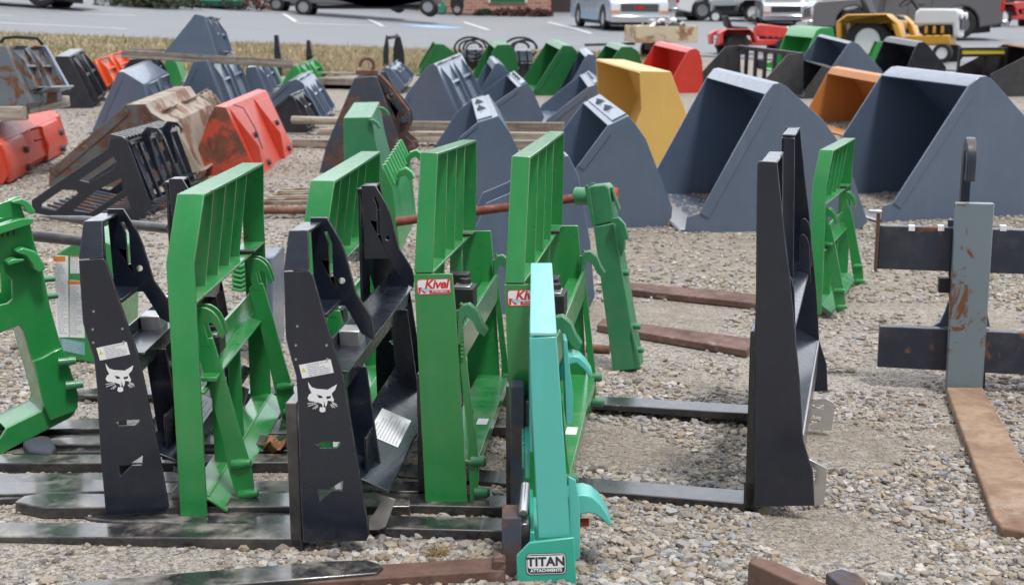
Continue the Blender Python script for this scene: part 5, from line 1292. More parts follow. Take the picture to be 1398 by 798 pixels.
for a in ((818,476),(822,490)): 
    p = Lz.pt(*a, .3); MB().cyl((p.x - .06, .3, p.z), (p.x + .05, .3, p.z), .02, n=12).build('stub_pipe', M['rust'], ba, .003)
# tines and pipe seen between the green frames
Lt = Loc(385, 296, 0); tg = thing('tine_rake', 'rusty rake tines lying between the two nearer green frames', 'rake', Lt)
for k in range(6):
    a, b = Lt.pt(366 - k*3, 262 + k*5.2), Lt.pt(440, 262 + k*5.2); w = .62 - k*.12
    MB().bar((a.x, w, .10), (b.x, w, .11), .025, .03).build('tine', M['rust_tan'], tg, .004)
MB().cyl((-.2, -.06, .06), (.35, -.06, .06), .03, n=14).build('cross_pipe', M['rust'], tg)
MB().box(.30, .33, -.05, .66, .02, .10).build('end_bar', M['rust'], tg, .004)

# ---------------------------------------------------------------- rusty fork carriage at the right
Ln = Loc(1318, 540, 13); cr_ = thing('fork_carriage', 'scuffed dark fork carriage with one grey upright and rusty fork at the right edge', 'fork carriage', Ln)
up_poly = Ln.uz([(1291,540),(1341,541),(1358,278),(1305,277)])
MB().slab(up_poly, 0, .045).build('upright', M['gray_fork'], cr_, .004)
PB = lambda px, py: (Ln.I @ G(px, py))
bl = [PB(1291,541), PB(1341,541), PB(1398,645), PB(1450,740), PB(1440,752), PB(1398,738), PB(1366,732), PB(1355,716)]
m = MB(); m.prism([(p.x, p.y, .003) for p in bl], (0, 0, .036)); m.build('fork', M['rust_fork'], cr_, .006)
for y0_, y1_, yw in ((308, 367, .06), (445, 501, .06)):
    a = Ln.uz([(1201, y0_), (1201, y1_)], yw)
    x0_ = a[0][0]
    g = MB().box(x0_, x0_ + .85, yw, yw + .05, a[1][1], a[0][1]).build('rail', M['navy_worn'], cr_, .004)
    if y0_ < 400:
        for px in (1245, 1285, 1370):
            p = Ln.pt(px, 309, yw); MB().box(p.x - .012, p.x + .012, yw - .0012, yw + .03, p.z - .018, p.z + .003).build('notch', M['white'], g)
        MB().box(x0_ - .012, x0_ - .0005, yw - .02, yw + .05, a[1][1] - .01, a[0][1] + .05).build('end_plate', M['rust_dark'], g, .002)
        MB().box(x0_ - .045, x0_ + .005, yw - .02, yw + .03, a[0][1] + .051, a[0][1] + .062).build('end_tab', M['steel'], g, .002)
p = Ln.pt(1320, 276, .11); hp = [(0, 0)]; zt_ = Ln.pt(1320, 189, .11).z
pts = []
for k in range(9): an = math.pi * k / 8; pts.append((-.09*math.cos(an), zt_ - .09 + .09*math.sin(an)))
inner = [(.045*math.cos(math.pi*k/6), zt_ - .09 + .04*math.sin(math.pi*k/6)) for k in range(7)]
m = MB(); ring = [(.09, p.z - .45)] + [(-a, b) for a, b in pts][::-1]
prof_ = [(.09, p.z - .5)] + [(.09*math.cos(math.pi*k/10), zt_ - .09 + .09*math.sin(math.pi*k/10)) for k in range(11)] + [(-.09, zt_ - .17), (-.045, zt_ - .17), (-.045, zt_ - .10), (-.02, zt_ - .055), (.02, zt_ - .055), (.035, zt_ - .10), (.03, p.z - .5)]
xq = Ln.pt(1319, 276, .2).x
m.prism([(xq - .018, .2 + a, b) for a, b in prof_], (.036, 0, 0)); m.build('hook_plate', M['navy_worn'], cr_, .004)
MB().box(xq - .10, xq - .055, .05, .10, Ln.pt(1290, 400, .05).z, Ln.pt(1290, 380, .05).z).build('latch_block', M['plastic'], cr_, .003)
q = Ln.uz([(1272,446),(1283,440),(1290,425),(1294,412),(1345,412),(1352,446)], .13); MB().slab(q, .13, .142).build('gusset', M['gray'], cr_, .003)
q = Ln.uz([(1294,300),(1350,300),(1345,530),(1298,530)], .115); MB().slab(q, .115, .127).build('back_plate', M['navy_worn'], cr_, .003)

# ---------------------------------------------------------------- loose steel on the ground
def ground_slab(label, px_poly, h, mat, name, cat, group=None, z0=.004, lift=None, bevel=.004):
    P = []
    for p in px_poly:
        g = G(*p)
        for _ in range(10): r = ray(*p); g = CAMP + r * ((float(zg(g.x, g.y)) + z0 + h - CAMP.z) / r.z)
        P.append(Vector((g.x, g.y, float(zg(g.x, g.y)))))
    c = sum(P, Vector()) / len(P)
    m = MB().prism([(p.x - c.x, p.y - c.y, z0 + (p.z - c.z)) for p in P], (0, 0, h)); o = m.build(name, M[mat], None, bevel); o.location = c
    return tag(o, label, cat, group)
RB = 'rusty steel bars on the gravel'
ground_slab('black fork tip with a worn orange point, lying in the front left', [(120,812),(515,781),(524,773),(518,768),(500,763),(440,765),(150,789),(60,800)], .03, 'fork', 'loose_fork', 'fork', z0=.006)
ground_slab('long rusty bar right of the scratched green arm, nearer one', [(815,443),(1020,478),(1030,462),(822,434)], .034, 'rust_bar', 'steel_bar', 'bar', RB)
ground_slab('long rusty bar right of the scratched green arm, further one', [(840,393),(1045,415),(1052,403),(848,384)], .034, 'rust_bar', 'steel_bar', 'bar', RB)
ground_slab('thick rusty bar end in the gravel at the bottom, left of the short stub', [(1021,766),(1033,759.5),(1060,766),(1131,797),(1220,842),(1205,856),(1110,806)], .07, 'rust_bar', 'steel_bar', 'bar', RB)
ground_slab('short dark rusty bar stub at the bottom edge', [(1127,781),(1149,775),(1172,783),(1182,791),(1176,800),(1215,822),(1190,835)], .045, 'rust_dark', 'steel_bar', 'bar', RB)
FT = 'worn black forks lying in a stack'
for i, (pl, lab) in enumerate((([(20,684),(60,692),(560,690),(560,672),(60,672),(32,676)], 'black fork with rounded tip just behind the leftmost cat-head frame foot'),
                 ([(-60,632),(520,630),(520,618),(-60,620)], 'dark fork in the stack, second from the back'),
                 ([(-60,660),(330,656),(330,642),(-60,646)], 'grey dusty fork showing left of the leftmost cat-head frame'),
                 ([(86,586),(110,592),(470,590),(470,572),(110,570),(90,576)], 'black fork tip lying furthest back beside the green plate foot'))):
    ground_slab(lab, pl, .034, 'fork', 'loose_fork', 'fork', FT, z0=.003)
ground_slab('flat broken stone lying behind the green carrier plate', [(40,612),(70,616),(76,606),(68,594),(48,592),(30,602)], .05, 'rust_dark', 'rock', 'rock', None, z0=0, bevel=.012)
# dry leaf, sticks, dead grass
rg = random.Random(9)
lfc = atY(376, 618, 4.05) if False else G(377, 628)
m = MB(); n = 9; vs = []; fs = []
for i in range(n):
    for j in range(6):
        u, v = i/(n-1) - .5, j/5 - .5; wv = (1 - (2*u)**2)**.5 if abs(u) < .5 else 0
        vs.append((u*.085, v*.06*wv + rg.uniform(-.003, .003), .045 + .02*math.sin(u*9 + v*7) + .03*abs(v) + rg.uniform(-.004, .004)))
for i in range(n-1):
    for j in range(5): k = i*6 + j; fs.append((k, k+6, k+7, k+1))
M['leaf'] = plain('dry_brown_leaf', (.30, .15, .075), .8, noisy=.4, scale=40, bump=.002)
m.add(vs, fs); lf = m.build('dry_leaf', M['leaf'], None); lf.location = lfc; sm_ = lf.modifiers.new('s', 'SOLIDIFY'); sm_.thickness = .001
tag(lf, 'curled brown dry leaf resting on the black forks', 'leaf')
def stick(label, a, b, r):
    p, q = G(*a), G(*b); c = (p + q)/2; mid = Vector((0, 0, .01)) 
    o = MB().tube([p - c + Vector((0,0,r)), Vector((0, .004, r + .004)), q - c + Vector((0,0,r))], [r, r*.9, r*.6], 7).build('stick', M['wood_pale'], None); o.location = c; return tag(o, label, 'stick')
stick('pale splinter of wood beside the loose fork tip', (515,778), (568,793), .006)
stick('thin twig on the gravel right of the black frame', (1178,646), (1190,636), .002)
stick('reddish wood chip near the short bar stub', (1172,776), (1196,768), .004)
M['straw'] = plain('dead_grass_blades', (.26, .17, .08), .9, noisy=.3)
def tuft(label, px, py, n, hh):
    c = G(px, py); m = MB()
    for k in range(n):
        a = rg.uniform(0, 6.28); l = rg.uniform(.4, 1)*hh; b = Vector((rg.gauss(0, .012), rg.gauss(0, .012), 0)); e = b + Vector((math.cos(a)*l, math.sin(a)*l, rg.uniform(.1, .6)*l))
        m.tube([b, (b + e)/2 + Vector((0, 0, .006)), e], [.0011, .0009, .0004], 3)
    o = m.build('grass_tuft', M['straw'], None); o.location = c + Vector((0, 0, .006)); return tag(o, label, 'tuft')
tuft('dead brown grass tuft on the gravel left of the TITAN badge', 598, 760, 60, .05); tuft('small dead grass tuft on the trodden dirt', 745, 612, 22, .04)
# ---------------------------------------------------------------- vehicles and buildings beyond the yard
def wheel(parent, c, r, wd, axis=(0, 1, 0), rim='steel', n=5, nm='wheel', lug=0):
    """c centre of the wheel (local), axis pointing outwards"""
    c = Vector(c); ax = Vector(axis)
    w_ = MB().revolve([(r*.55, -wd/2), (r*.9, -wd/2), (r, -wd*.38), (r, wd*.38), (r*.9, wd/2), (r*.62, wd/2), (r*.60, wd*.35)], c, ax, 36).build(nm, M['rubber'], parent)
    if lug:
        m = MB()
        for k in range(22):
            a = 2*math.pi*k/22; t1 = ax.orthogonal().normalized(); t2 = ax.cross(t1); d = t1*math.cos(a) + t2*math.sin(a); e = t1*math.cos(a+.12) + t2*math.sin(a+.12)
            s = 1 if k % 2 else -1
            m.bar(c + d*(r+.006), c + e*(r+.006) + ax*wd*.45*s, .03, .03, up=d)
        m.build('tread_lug', M['rubber'], w_)
    rm = MB().revolve([(r*.60, wd*.42), (r*.60, wd*.30), (r*.48, wd*.12), (r*.2, wd*.20), (.001, wd*.22)], c, ax, 30).build('rim', M[rim], w_)
    m = MB(); t1 = ax.orthogonal().normalized(); t2 = ax.cross(t1)
    for k in range(n):
        a = 2*math.pi*k/n; d = t1*math.cos(a) + t2*math.sin(a); m.bar(c + d*r*.12 + ax*wd*.28, c + d*r*.56 + ax*wd*.30, r*.15, r*.06, up=ax)
    m.build('rim_spoke', M[rim], w_); MB().cyl(c + ax*wd*.2, c + ax*wd*.36, r*.13, n=12).build('hub_cap', M[rim], w_)
    return w_

def vehicle(label, cat, px, py, heading, paintm, kind='pickup', Ls=5.6, Wd=1.95, Ht=1.85, r=.40, scale=1.0, lower=None, rim='chrome', at='rear', wb=3.6, group='vehicles in the parking lot', front='chrome'):
    """heading: degrees, direction the front points, 0 = +x, 90 = away. px,py = ground under the near-side wheel named by `at`"""
    g = G(px, py); h = R(heading); d = Vector((math.cos(h), math.sin(h), 0)); n = Vector((-d.y, d.x, 0))
    if n.y > 0: n = -n                     # towards the camera
    off = {'rear': -wb/2, 'front': wb/2}[at]
    c = g - d*off*scale - n*(Wd/2)*scale; c.z = float(zg(c.x, c.y)) + .02
    zf = float(zg(*(c + d*1.5)[:2])); zb = float(zg(*(c - d*1.5)[:2])); pit = math.atan((zf - zb)/3)
    zl = float(zg(*(c + n)[:2])); zr = float(zg(*(c - n)[:2]))
    Mx = Matrix.Translation(c) @ Matrix.Rotation(h, 4, 'Z') @ Matrix.Rotation(-pit, 4, 'Y') @ Matrix.Scale(scale, 4)
    side = -1 if (Matrix.Rotation(-h, 3, 'Z') @ n).y < 0 else 1
    v = thing('pickup_truck' if kind == 'pickup' else ('suv' if kind == 'suv' else 'car'), label, cat, None, group, M=Mx)
    x0, x1 = -Ls/2, Ls/2; zb_ = r*.75; wf, wr = wb/2, -wb/2
    belt = Ht*.60; hood = Ht*.56
    def arch(cx): return [(cx + (r*1.22)*math.cos(math.pi*k/8), r + (r*1.22)*math.sin(math.pi*k/8)) for k in range(9)][::-1]
    aF, aR = arch(wf), arch(wr)
    low_ = [(x0, zb_ + .12), (x0, belt)] + ([(x1 - 1.75, belt + .02), (x1 - 1.5, hood + .06), (x1 - .12, hood - .05), (x1, hood - .18), (x1, zb_)] )
    bottom = [(wf + r*1.22, zb_)] + aF[::-1] + [(wf - r*1.22, zb_), (wr + r*1.22, zb_)] + aR[::-1] + [(wr - r*1.22, zb_)]
    prof = low_ + bottom
    body = MB().slab(prof, -Wd/2, Wd/2).build('body', M[paintm], v, .05, 3)
    # dark wheel wells and underbody
    MB().box(x0 + .3, x1 - .3, -Wd/2 + .12, Wd/2 - .12, zb_ - .12, zb_ + .3).build('underbody', M['plastic'], v)
    if kind == 'pickup':
        cab = [(x1 - 3.45, belt - .02), (x1 - 3.35, Ht - .03), (x1 - 3.1, Ht), (x1 - 2.35, Ht), (x1 - 1.65, belt)]
        gl = [(x1 - 3.2, belt + .04), (x1 - 3.12, Ht - .12), (x1 - 2.4, Ht - .12), (x1 - 1.95, belt + .04)]
    elif kind == 'suv':
        cab = [(x0 + .02, belt - .02), (x0 + .18, Ht - .06), (x0 + .5, Ht), (x1 - 2.3, Ht), (x1 - 1.6, belt)]
        gl = [(x0 + .35, belt + .06), (x0 + .45, Ht - .13), (x1 - 2.35, Ht - .13), (x1 - 1.9, belt + .06)]
    else:
        cab = [(x0 + .5, belt - .02), (x0 + 1.1, Ht - .03), (x0 + 1.5, Ht), (x1 - 2.1, Ht), (x1 - 1.3, belt)]
        gl = [(x0 + .95, belt + .04), (x0 + 1.3, Ht - .1), (x1 - 2.15, Ht - .1), (x1 - 1.55, belt + .04)]
    cb = MB().slab(cab, -Wd/2 + .12, Wd/2 - .12).build('cab', M[paintm], v, .05, 3)
    for s in (-1, 1):
        y = s*(Wd/2 - .115); MB().slab(gl, min(y, y + s*.008), max(y, y + s*.008)).build('side_window', M['glass'], cb)
        for xm in ([x1 - 3.25, x1 - 1.95] if kind != 'car' else [x0 + 1.6, x1 - 1.7]) + ([x1 - 2.6] if kind != 'car' else []):
            y2 = s*(Wd/2 + .001); MB().box(xm, xm + .012, min(y2, y2 + s*.003), max(y2, y2 + s*.003), zb_ + .08, belt - .05).build('door_seam', M['plastic'], v)
        for xm in (x1 - 3.05,): MB().box(xm, xm + .18, min(s*(Wd/2), s*(Wd/2 + .03)), max(s*(Wd/2), s*(Wd/2 + .03)), belt - .2, belt - .16).build('door_handle', M['plastic'] if paintm != 'car_gray' else M['car_gray'], v, .004)
        MB().box(x1 - 2.05, x1 - 1.9, min(s*(Wd/2 + .0), s*(Wd/2 + .22)), max(s*(Wd/2), s*(Wd/2 + .22)), belt + .02, belt + .22).build('wing_mirror', M['plastic'], v, .02)
        wheel(v, (wf, s*(Wd/2 - .13), r), r, .24, (0, s, 0), rim, 6); wheel(v, (wr, s*(Wd/2 - .13), r), r, .24, (0, s, 0), rim, 6)
        ys = sorted((s*(Wd/2 - .32), s*(Wd/2 - .02)))
        MB().box(x1 - .02, x1 + .012, ys[0], ys[1], hood - .42, hood - .22).build('headlight', M['lens_clear'], v, .01)
        MB().box(x1 - .02, x1 + .014, ys[0], ys[1], hood - .50, hood - .43).build('turn_signal', M['lens_amber'], v, .005)
        ys = sorted((s*(Wd/2 - .16), s*(Wd/2 + .004)))
        MB().box(x0 - .012, x0 + .10, ys[0], ys[1], belt - .42, belt - .08).build('tail_light', M['lens_red'], v, .01)
        if lower:
            ys = sorted((s*(Wd/2 + .0015), s*(Wd/2 + .006)))
            MB().box(wr + r*1.3, wf - r*1.3, ys[0], ys[1], zb_ + .02, zb_ + .28).build('lower_stripe', M[lower], v)
            MB().box(x0 + .05, wr - r*1.3, ys[0], ys[1], zb_ + .14, zb_ + .34).build('lower_stripe', M[lower], v)
    gr = MB().box(x1 - .015, x1 + .010, -Wd/2 + .36, Wd/2 - .36, hood - .46, hood - .20).build('grille', M['plastic'], v, .01)
    m = MB()
    for k in range(3): m.box(x1 + .011, x1 + .018, -Wd/2 + .38, Wd/2 - .38, hood - .44 + k*.08, hood - .425 + k*.08)
    m.build('grille_bar', M[front], gr)
    MB().box(x1 - .05, x1 + .16, -Wd/2 + .02, Wd/2 - .02, zb_ - .02, zb_ + .20).build('bumper', M[front], v, .03)
    MB().box(x0 - .16, x0 + .04, -Wd/2 + .05, Wd/2 - .05, zb_ + .02, zb_ + .20).build('bumper', M['chrome' if kind == 'pickup' else front], v, .03)
    MB().slab([(cab[-1][0] + .015, cab[-1][1] + .06), (cab[-2][0] + .03, cab[-2][1] - .05), (cab[-2][0] + .045, cab[-2][1] - .05), (cab[-1][0] + .03, cab[-1][1] + .06)], -Wd/2 + .2, Wd/2 - .2).build('windscreen', M['glass'], cb)
    if kind == 'pickup':
        MB().box(x0 + .06, x1 - 3.55, -Wd/2 + .08, Wd/2 - .08, belt + .001, belt + .012).build('bed_cover', M['plastic'], v)
    return v, gr, x1, hood
M['car_blue'] = plain('pale_blue_silver_car_paint', (.50, .56, .64), .25, .2, .8, .03); M['car_bluelow'] = plain('blue_lower_car_paint', (.22, .40, .58), .3, .1, .8, .03)
M['car_white'] = plain('white_car_paint', (.72, .73, .74), .3, 0, .8, .03); M['car_gray'] = plain('dark_grey_car_paint', (.17, .165, .175), .28, .3, .8, .05)
M['car_silver'] = plain('silver_car_paint', (.55, .56, .58), .28, .5, .8, .03); M['car_teal'] = plain('dark_teal_car_paint', (.02, .10, .10), .25, .1, .8, .03); M['car_dark'] = plain('dark_car_paint', (.02, .022, .028), .25, .1, .8, .03)
v1, gr1, xx, hd = vehicle('pale blue and silver truck facing the camera at the middle of the lot', 'truck', 821, 42, -78, 'car_blue', 'suv', 5.2, 2.0, 1.9, .38, .98, 'car_bluelow', at='front', wb=3.2)
text_obj('grille_letters', 'GMC', .15, M['lens_red'], gr1, face_matrix((xx + .022, 0, hd - .33), (0, 1, 0), (0, 0, 1)), bold=.01)
vehicle('white pickup parked side on behind the rusty trailer box', 'pickup', 959, 30, 4, 'car_white', 'pickup', 5.4, 1.95, 1.8, .37, 1.0, at='rear', wb=3.3)
vehicle('dark grey pickup at the right with black rim wheels', 'pickup', 1311, 57, 176, 'car_gray', 'pickup', 5.2, 2.0, 1.9, .40, 1.0, at='rear', wb=2.95, rim='car_gray')
vehicle('silver pickup nosing towards the camera left of the dark grey pickup', 'pickup', 1100, 36, -97, 'car_silver', 'pickup', 5.6, 2.0, 1.9, .39, .8, at='front', wb=3.5)
vehicle('white suv half hidden behind the silver pickup', 'suv', 1072, 28, -84, 'car_white', 'suv', 4.6, 1.85, 1.7, .36, .85, at='front', wb=2.8)
vehicle('dark teal suv behind the red garden tractor', 'suv', 1056, 27, 188, 'car_teal', 'suv', 4.6, 1.85, 1.75, .38, 1.0, at='front', wb=2.8)
vehicle('dark car at the top left, only its wheel in view', 'car', 55, 13.5, 182, 'car_dark', 'suv', 4.8, 1.9, 1.7, .42, 1.05, at='rear', wb=2.9, rim='steel')

# golf carts / utility carts
def utv(label, px, py, px2, col, r=.28):
    g = G(px, py); g2 = G(px2, py); wb = (g2 - g).length; Lc = Matrix.Translation(g + Vector((wb/2, .6, 0)))
    v = thing('utility_cart', label, 'cart', None, 'utility carts by the building', M=Lc)
    for x in (-wb/2, wb/2):
        for y in (-.6, .6): wheel(v, (x, y, r), r, .24, (0, -1 if y < 0 else 1, 0), 'steel', 6)
    MB().slab([(-wb/2 - .5, r*1.4), (-wb/2 - .5, .95), (-wb*.1, .95), (0, r*1.2), (wb*.2, r*1.2), (wb*.3, .9), (wb/2 + .2, .85), (wb/2 + .45, .6), (wb/2 + .4, r*1.3), (wb/2 + .1, r*1.25)], -.55, .55).build('body', M[col], v, .04)
    MB().box(-wb/2 - .1, wb/2 + .1, -.35, .35, r*.9, r*1.25).build('chassis', M['plastic'], v, .01)
    MB().slab([(-wb*.15, .96), (-wb*.15, 1.05), (wb*.08, 1.05), (wb*.08, .96)], -.5, .5).build('seat', M['plastic'], v, .03)
    for x in (-wb*.3, wb*.3):
        for y in (-.5, .5): MB().tube([(x, y, .8), (x*.8, y, 1.9)], .02, 8).build('post', M['plastic'], v)
    MB().box(-wb*.36, wb*.36, -.6, .6, 1.9, 1.95).build('canopy', M[col], v, .03)
    for y in (-.4, .4): MB().cyl((wb/2 + .44, y, .66), (wb/2 + .47, y, .66), .06, n=14).build('headlight', M['lens_clear'], v)
    return v
utv('dark grey utility cart with chrome wheels nearest the building wall', 415, 21.5, 491, 'car_gray', .30); utv('pale metal utility cart standing behind the dark grey one', 378, 16, 449, 'steel', .27)

# building
def brick():
    T = NT('red_brick'); co = T.co(1.0, False); tc = T.n('ShaderNodeTexBrick'); mp = T.n('ShaderNodeMapping'); T.l(co, mp.inputs[0]); mp.inputs['Rotation'].default_value = (math.pi/2, 0, 0)
    T.l(mp.outputs[0], tc.inputs['Vector']); tc.inputs['Scale'].default_value = 1; tc.inputs['Brick Width'].default_value = .42; tc.inputs['Row Height'].default_value = .16; tc.inputs['Mortar Size'].default_value = .02
    tc.inputs['Color1'].default_value = (.36, .13, .09, 1); tc.inputs['Color2'].default_value = (.50, .24, .17, 1); tc.inputs['Mortar'].default_value = (.45, .40, .36, 1)
    T.l(tc.outputs['Color'], T.b.inputs['Base Color']); T.b.inputs['Roughness'].default_value = .9; return T.m
M['brick'] = brick(); M['mulch'] = plain('brown_mulch', (.09, .055, .04), .95, noisy=.4, scale=8, bump=.03); M['darkwall'] = plain('dark_wall_cladding', (.05, .04, .038), .7, noisy=.2)
gb = G(660, 20.5); bx0 = G(555, 20.5).x; bx1 = G(752, 20.5).x; zb0 = gb.z
bld = thing('brick_building', 'low red brick shop building at the top of the picture', 'building', None, None, M=Matrix.Translation((0, gb.y, zb0)))
wl_ = MB().box(bx0, bx1, 0, 12, -.6, 4.5).build('wall', M['brick'], bld)
MB().box(bx0 - 16, bx0 - .02, 1.5, 12, -.6, 4.2).build('wall', M['darkwall'], bld)
for k in range(4): 
    x = bx0 - 14.5 + k*3.6; w_ = MB().box(x, x + 2.6, 1.42, 1.49, .2, 2.7).build('window', M['glass'], bld); MB().box(x - .08, x - .01, 1.38, 1.48, .1, 2.8).build('window_frame', M['steel'], w_)
MB().prism([(bx0 - 17, -.8, 4.51), (bx1 + .8, -.8, 4.51), (bx1 + .8, 13, 4.51), (bx0 - 17, 13, 4.51)], (0, 0, .35)).build('roof', M['darkwall'], bld, .02)
MB().box(bx1 + .03, bx1 + 30, 4, 12, -.6, 4.0).build('wall', M['darkwall'], bld)
w2 = MB().box(bx0 + 3.4, bx0 + 5.3, -.05, -.005, .55, 1.7).build('wall_sign', M['white'], bld, .01)
MB().box(bx0 + 3.5, bx0 + 5.2, -.062, -.052, .58, .95).build('sign_panel', M['green_far'], w2)
sg = G(768, 16.5); o = thing('yard_sign', 'white and pale blue sign standing at the corner of the brick building', 'sign', None, None, M=Matrix.Translation(sg))
MB().box(-.5, .5, -.03, .03, .1, 1.4).build('sign_board', M['white'], o, .01); MB().box(-.44, .44, -.04, -.031, .7, 1.3).build('sign_panel', M['sticker_blue'], o)
for x in (-.42, .42): MB().box(x - .03, x + .03, .032, .08, -.1, 1.4).build('post', M['darkwall'], o)
mb_ = grid_sheet('mulch_bed', np.linspace(bx0 + .5, bx1, 20), np.linspace(gb.y - 2.2, gb.y - .02, 6), M['mulch'], .06); struct(mb_)
SH = 'low shrubs along the building'
M['shrub'] = plain('shrub_leaves', (.045, .055, .025), .8, noisy=.5); M['shrub_red'] = plain('brown_shrub_twigs', (.10, .045, .035), .9, noisy=.5)
def shrub(label, px, py, r, mat, n=900):
    c = G(px, py); vs = []; fs = []
    for k in range(n):
        a, b_ = rg.uniform(0, 6.28), math.acos(rg.uniform(-.1, 1)); q = r * rg.uniform(.55, 1.05) * (1 + .18*math.sin(a*3 + px)); P = Vector((q*math.sin(b_)*math.cos(a)*1.5, q*math.sin(b_)*math.sin(a), q*math.cos(b_)*.8 + .08))
        t1 = Vector((rg.gauss(0,1), rg.gauss(0,1), rg.gauss(0,1))).normalized()*.07; t2 = Vector((rg.gauss(0,1), rg.gauss(0,1), rg.gauss(0,1))).normalized()*.05
        i = len(vs); vs += [P - t1, P + t2, P + t1, P - t2]; fs.append((i, i+1, i+2, i+3))
    t = thing('shrub', label, 'shrub', None, SH, M=Matrix.Translation(c))
    m = MB(); m.add(vs, fs); m.build('foliage', M[mat], t, smooth=False); m = MB()
    for k in range(7): a = k*.9; m.tube([(0, 0, 0), (math.cos(a)*r*.5, math.sin(a)*r*.4, r*.7)], [.02, .008], 5)
    m.build('stem', M['shrub_red'], t)
for i, (x, y, rr, mt, lb) in enumerate(((185, 11, .8, 'shrub', 'dark green shrub furthest left along the building'), (205, 11.5, .7, 'shrub', 'second dark green shrub from the left'), (228, 12, .8, 'shrub', 'dark shrub just left of the green tarp bundle'),
    (300, 13, .8, 'shrub_red', 'brown twiggy shrub right of the green tarp bundle'), (325, 14, .9, 'shrub_red', 'brown twiggy shrub next to the utility carts'), (690, 23, .35, 'shrub_red', 'small brown shrub in the mulch left of the wall corner'), (715, 23.5, .4, 'shrub_red', 'small brown shrub nearest the wall corner'), (660, 22.5, .3, 'shrub', 'tiny low shrub in the middle of the mulch bed'), (738, 24, .35, 'shrub_red', 'reddish shrub at the corner of the mulch bed'))):
    shrub(lb, x, y, rr, mt)
tpc = G(275, 11.5); m = MB(); 
for k in range(5): m.revolve([(.001, 0), (.5, .05), (.6, .25), (.4, .5), (.001, .6)], (-1 + k*.5, .1*math.sin(k*2), 0), (0, 0, 1), 10)
M['tarp'] = plain('green_tarp', (.03, .22, .14), .6, noisy=.3, bump=.02); o = m.build('tarp_bundle', M['tarp'], None, .03); o.location = tpc; tag(o, 'crumpled green tarp bundle among the shrubs', 'tarp')

# walk-behind machine by the wall
g = G(608, 21); sb = thing('snow_blower', 'dark walk behind machine with black bin against the brick wall', 'machine', None, None, M=Matrix.Translation(g))
wheel(sb, (.55, -.3, .24), .24, .14, (0, -1, 0), 'steel'); wheel(sb, (.55, .3, .24), .24, .14, (0, 1, 0), 'steel')
MB().box(.25, .85, -.2, .2, .3, .75).build('engine', M['plastic'], sb, .05); MB().cyl((.55, 0, .75), (.55, 0, .95), .17, n=16).build('engine_cover', M['steel'], sb, .02)
for y in (-.25, .25): MB().tube([(.7, y, .5), (1.1, y, 1.0), (1.4, y, 1.15)], .02, 8).build('handle', M['plastic'], sb)
MB().slab([(-.75, .05), (-.05, .05), (.1, .35), (-.15, .75), (-.8, .85)], -.35, .35).build('auger_housing', M['tarp'], sb, .03)

# rusty trailer box with scrap
gt = G(872, 78); Lt2 = Loc(872, 84, -8); tz = Lt2.pt(872, 59).z; tr = thing('utility_trailer', 'rusty cream trailer box on wheels, filled with small parts', 'trailer', Lt2)
a = Lt2.uz([(868,59),(952,62),(952,37),(868,36)]); x0, x1 = a[0][0], a[1][0]; zb1, zt1 = a[0][1], a[3][1]
M['cream'] = rusty('rusty_cream_paint', (.25, .11, .05), (.42, .28, .18), (.60, .52, .38), .72)
for nm, bx in (('side_panel', (x0, x1, 0, .03, zb1, zt1)), ('side_panel', (x0, x1, .95, .98, zb1, zt1)), ('end_panel', (x0, x0 + .03, .031, .949, zb1, zt1)), ('end_panel', (x1 - .03, x1, .031, .949, zb1, zt1)), ('floor_panel', (x0 + .031, x1 - .031, .031, .949, zb1, zb1 + .03))):
    MB().box(*bx).build(nm, M['cream'], tr, .004)
for px in (895, 925):
    pass
rr = max(.15, zb1*.55); wheel(tr, (x0 + .55, -.08, rr), rr, .14, (0, -1, 0), 'steel'); wheel(tr, (x0 + .55, 1.06, rr), rr, .14, (0, 1, 0), 'steel')
MB().box(x0 + .4, x0 + .7, .1, .9, rr, zb1 - .001).build('axle_frame', M['rust_dark'], tr, .004)
MB().bar((x0 - .9, .49, zb1 - .05), (x0 + .1, .49, zb1 - .03), .06, .05).build('tow_bar', M['rust_dark'], tr, .004)
SC = 'scrap parts heaped in the trailer'; cols = ['steel', 'white', 'car_bluelow', 'plastic', 'chrome', 'sticker_red', 'rubber']
for k in range(16):
    m = MB(); sx = rg.uniform(.05, .12)
    if k % 3 == 0: m.cyl((-sx, 0, 0), (sx, 0, .03), rg.uniform(.03, .06), n=12)
    elif k % 3 == 1: m.revolve([(sx*.5, 0), (sx, .02), (sx, .07), (sx*.4, .11)], (0, 0, 0), (0, .3, 1), 12)
    else: m.tube([(-sx, 0, 0), (0, sx, .05), (sx, 0, .02), (0, -sx, .06)], .014, 6)
    o = m.build('scrap_part', M[cols[k % 7]], None, .004); P = Lt2.M @ Vector((x0 + .15 + (x1 - x0 - .3)*rg.random(), .15 + .65*rg.random(), zt1 - .04 + rg.uniform(0, .09)))
    o.location = P; o.rotation_euler = (rg.uniform(-.5, .5), rg.uniform(-.5, .5), rg.uniform(0, 3)); tag(o, 'small metal or plastic scrap part heaped in the rusty trailer box', 'scrap', SC)

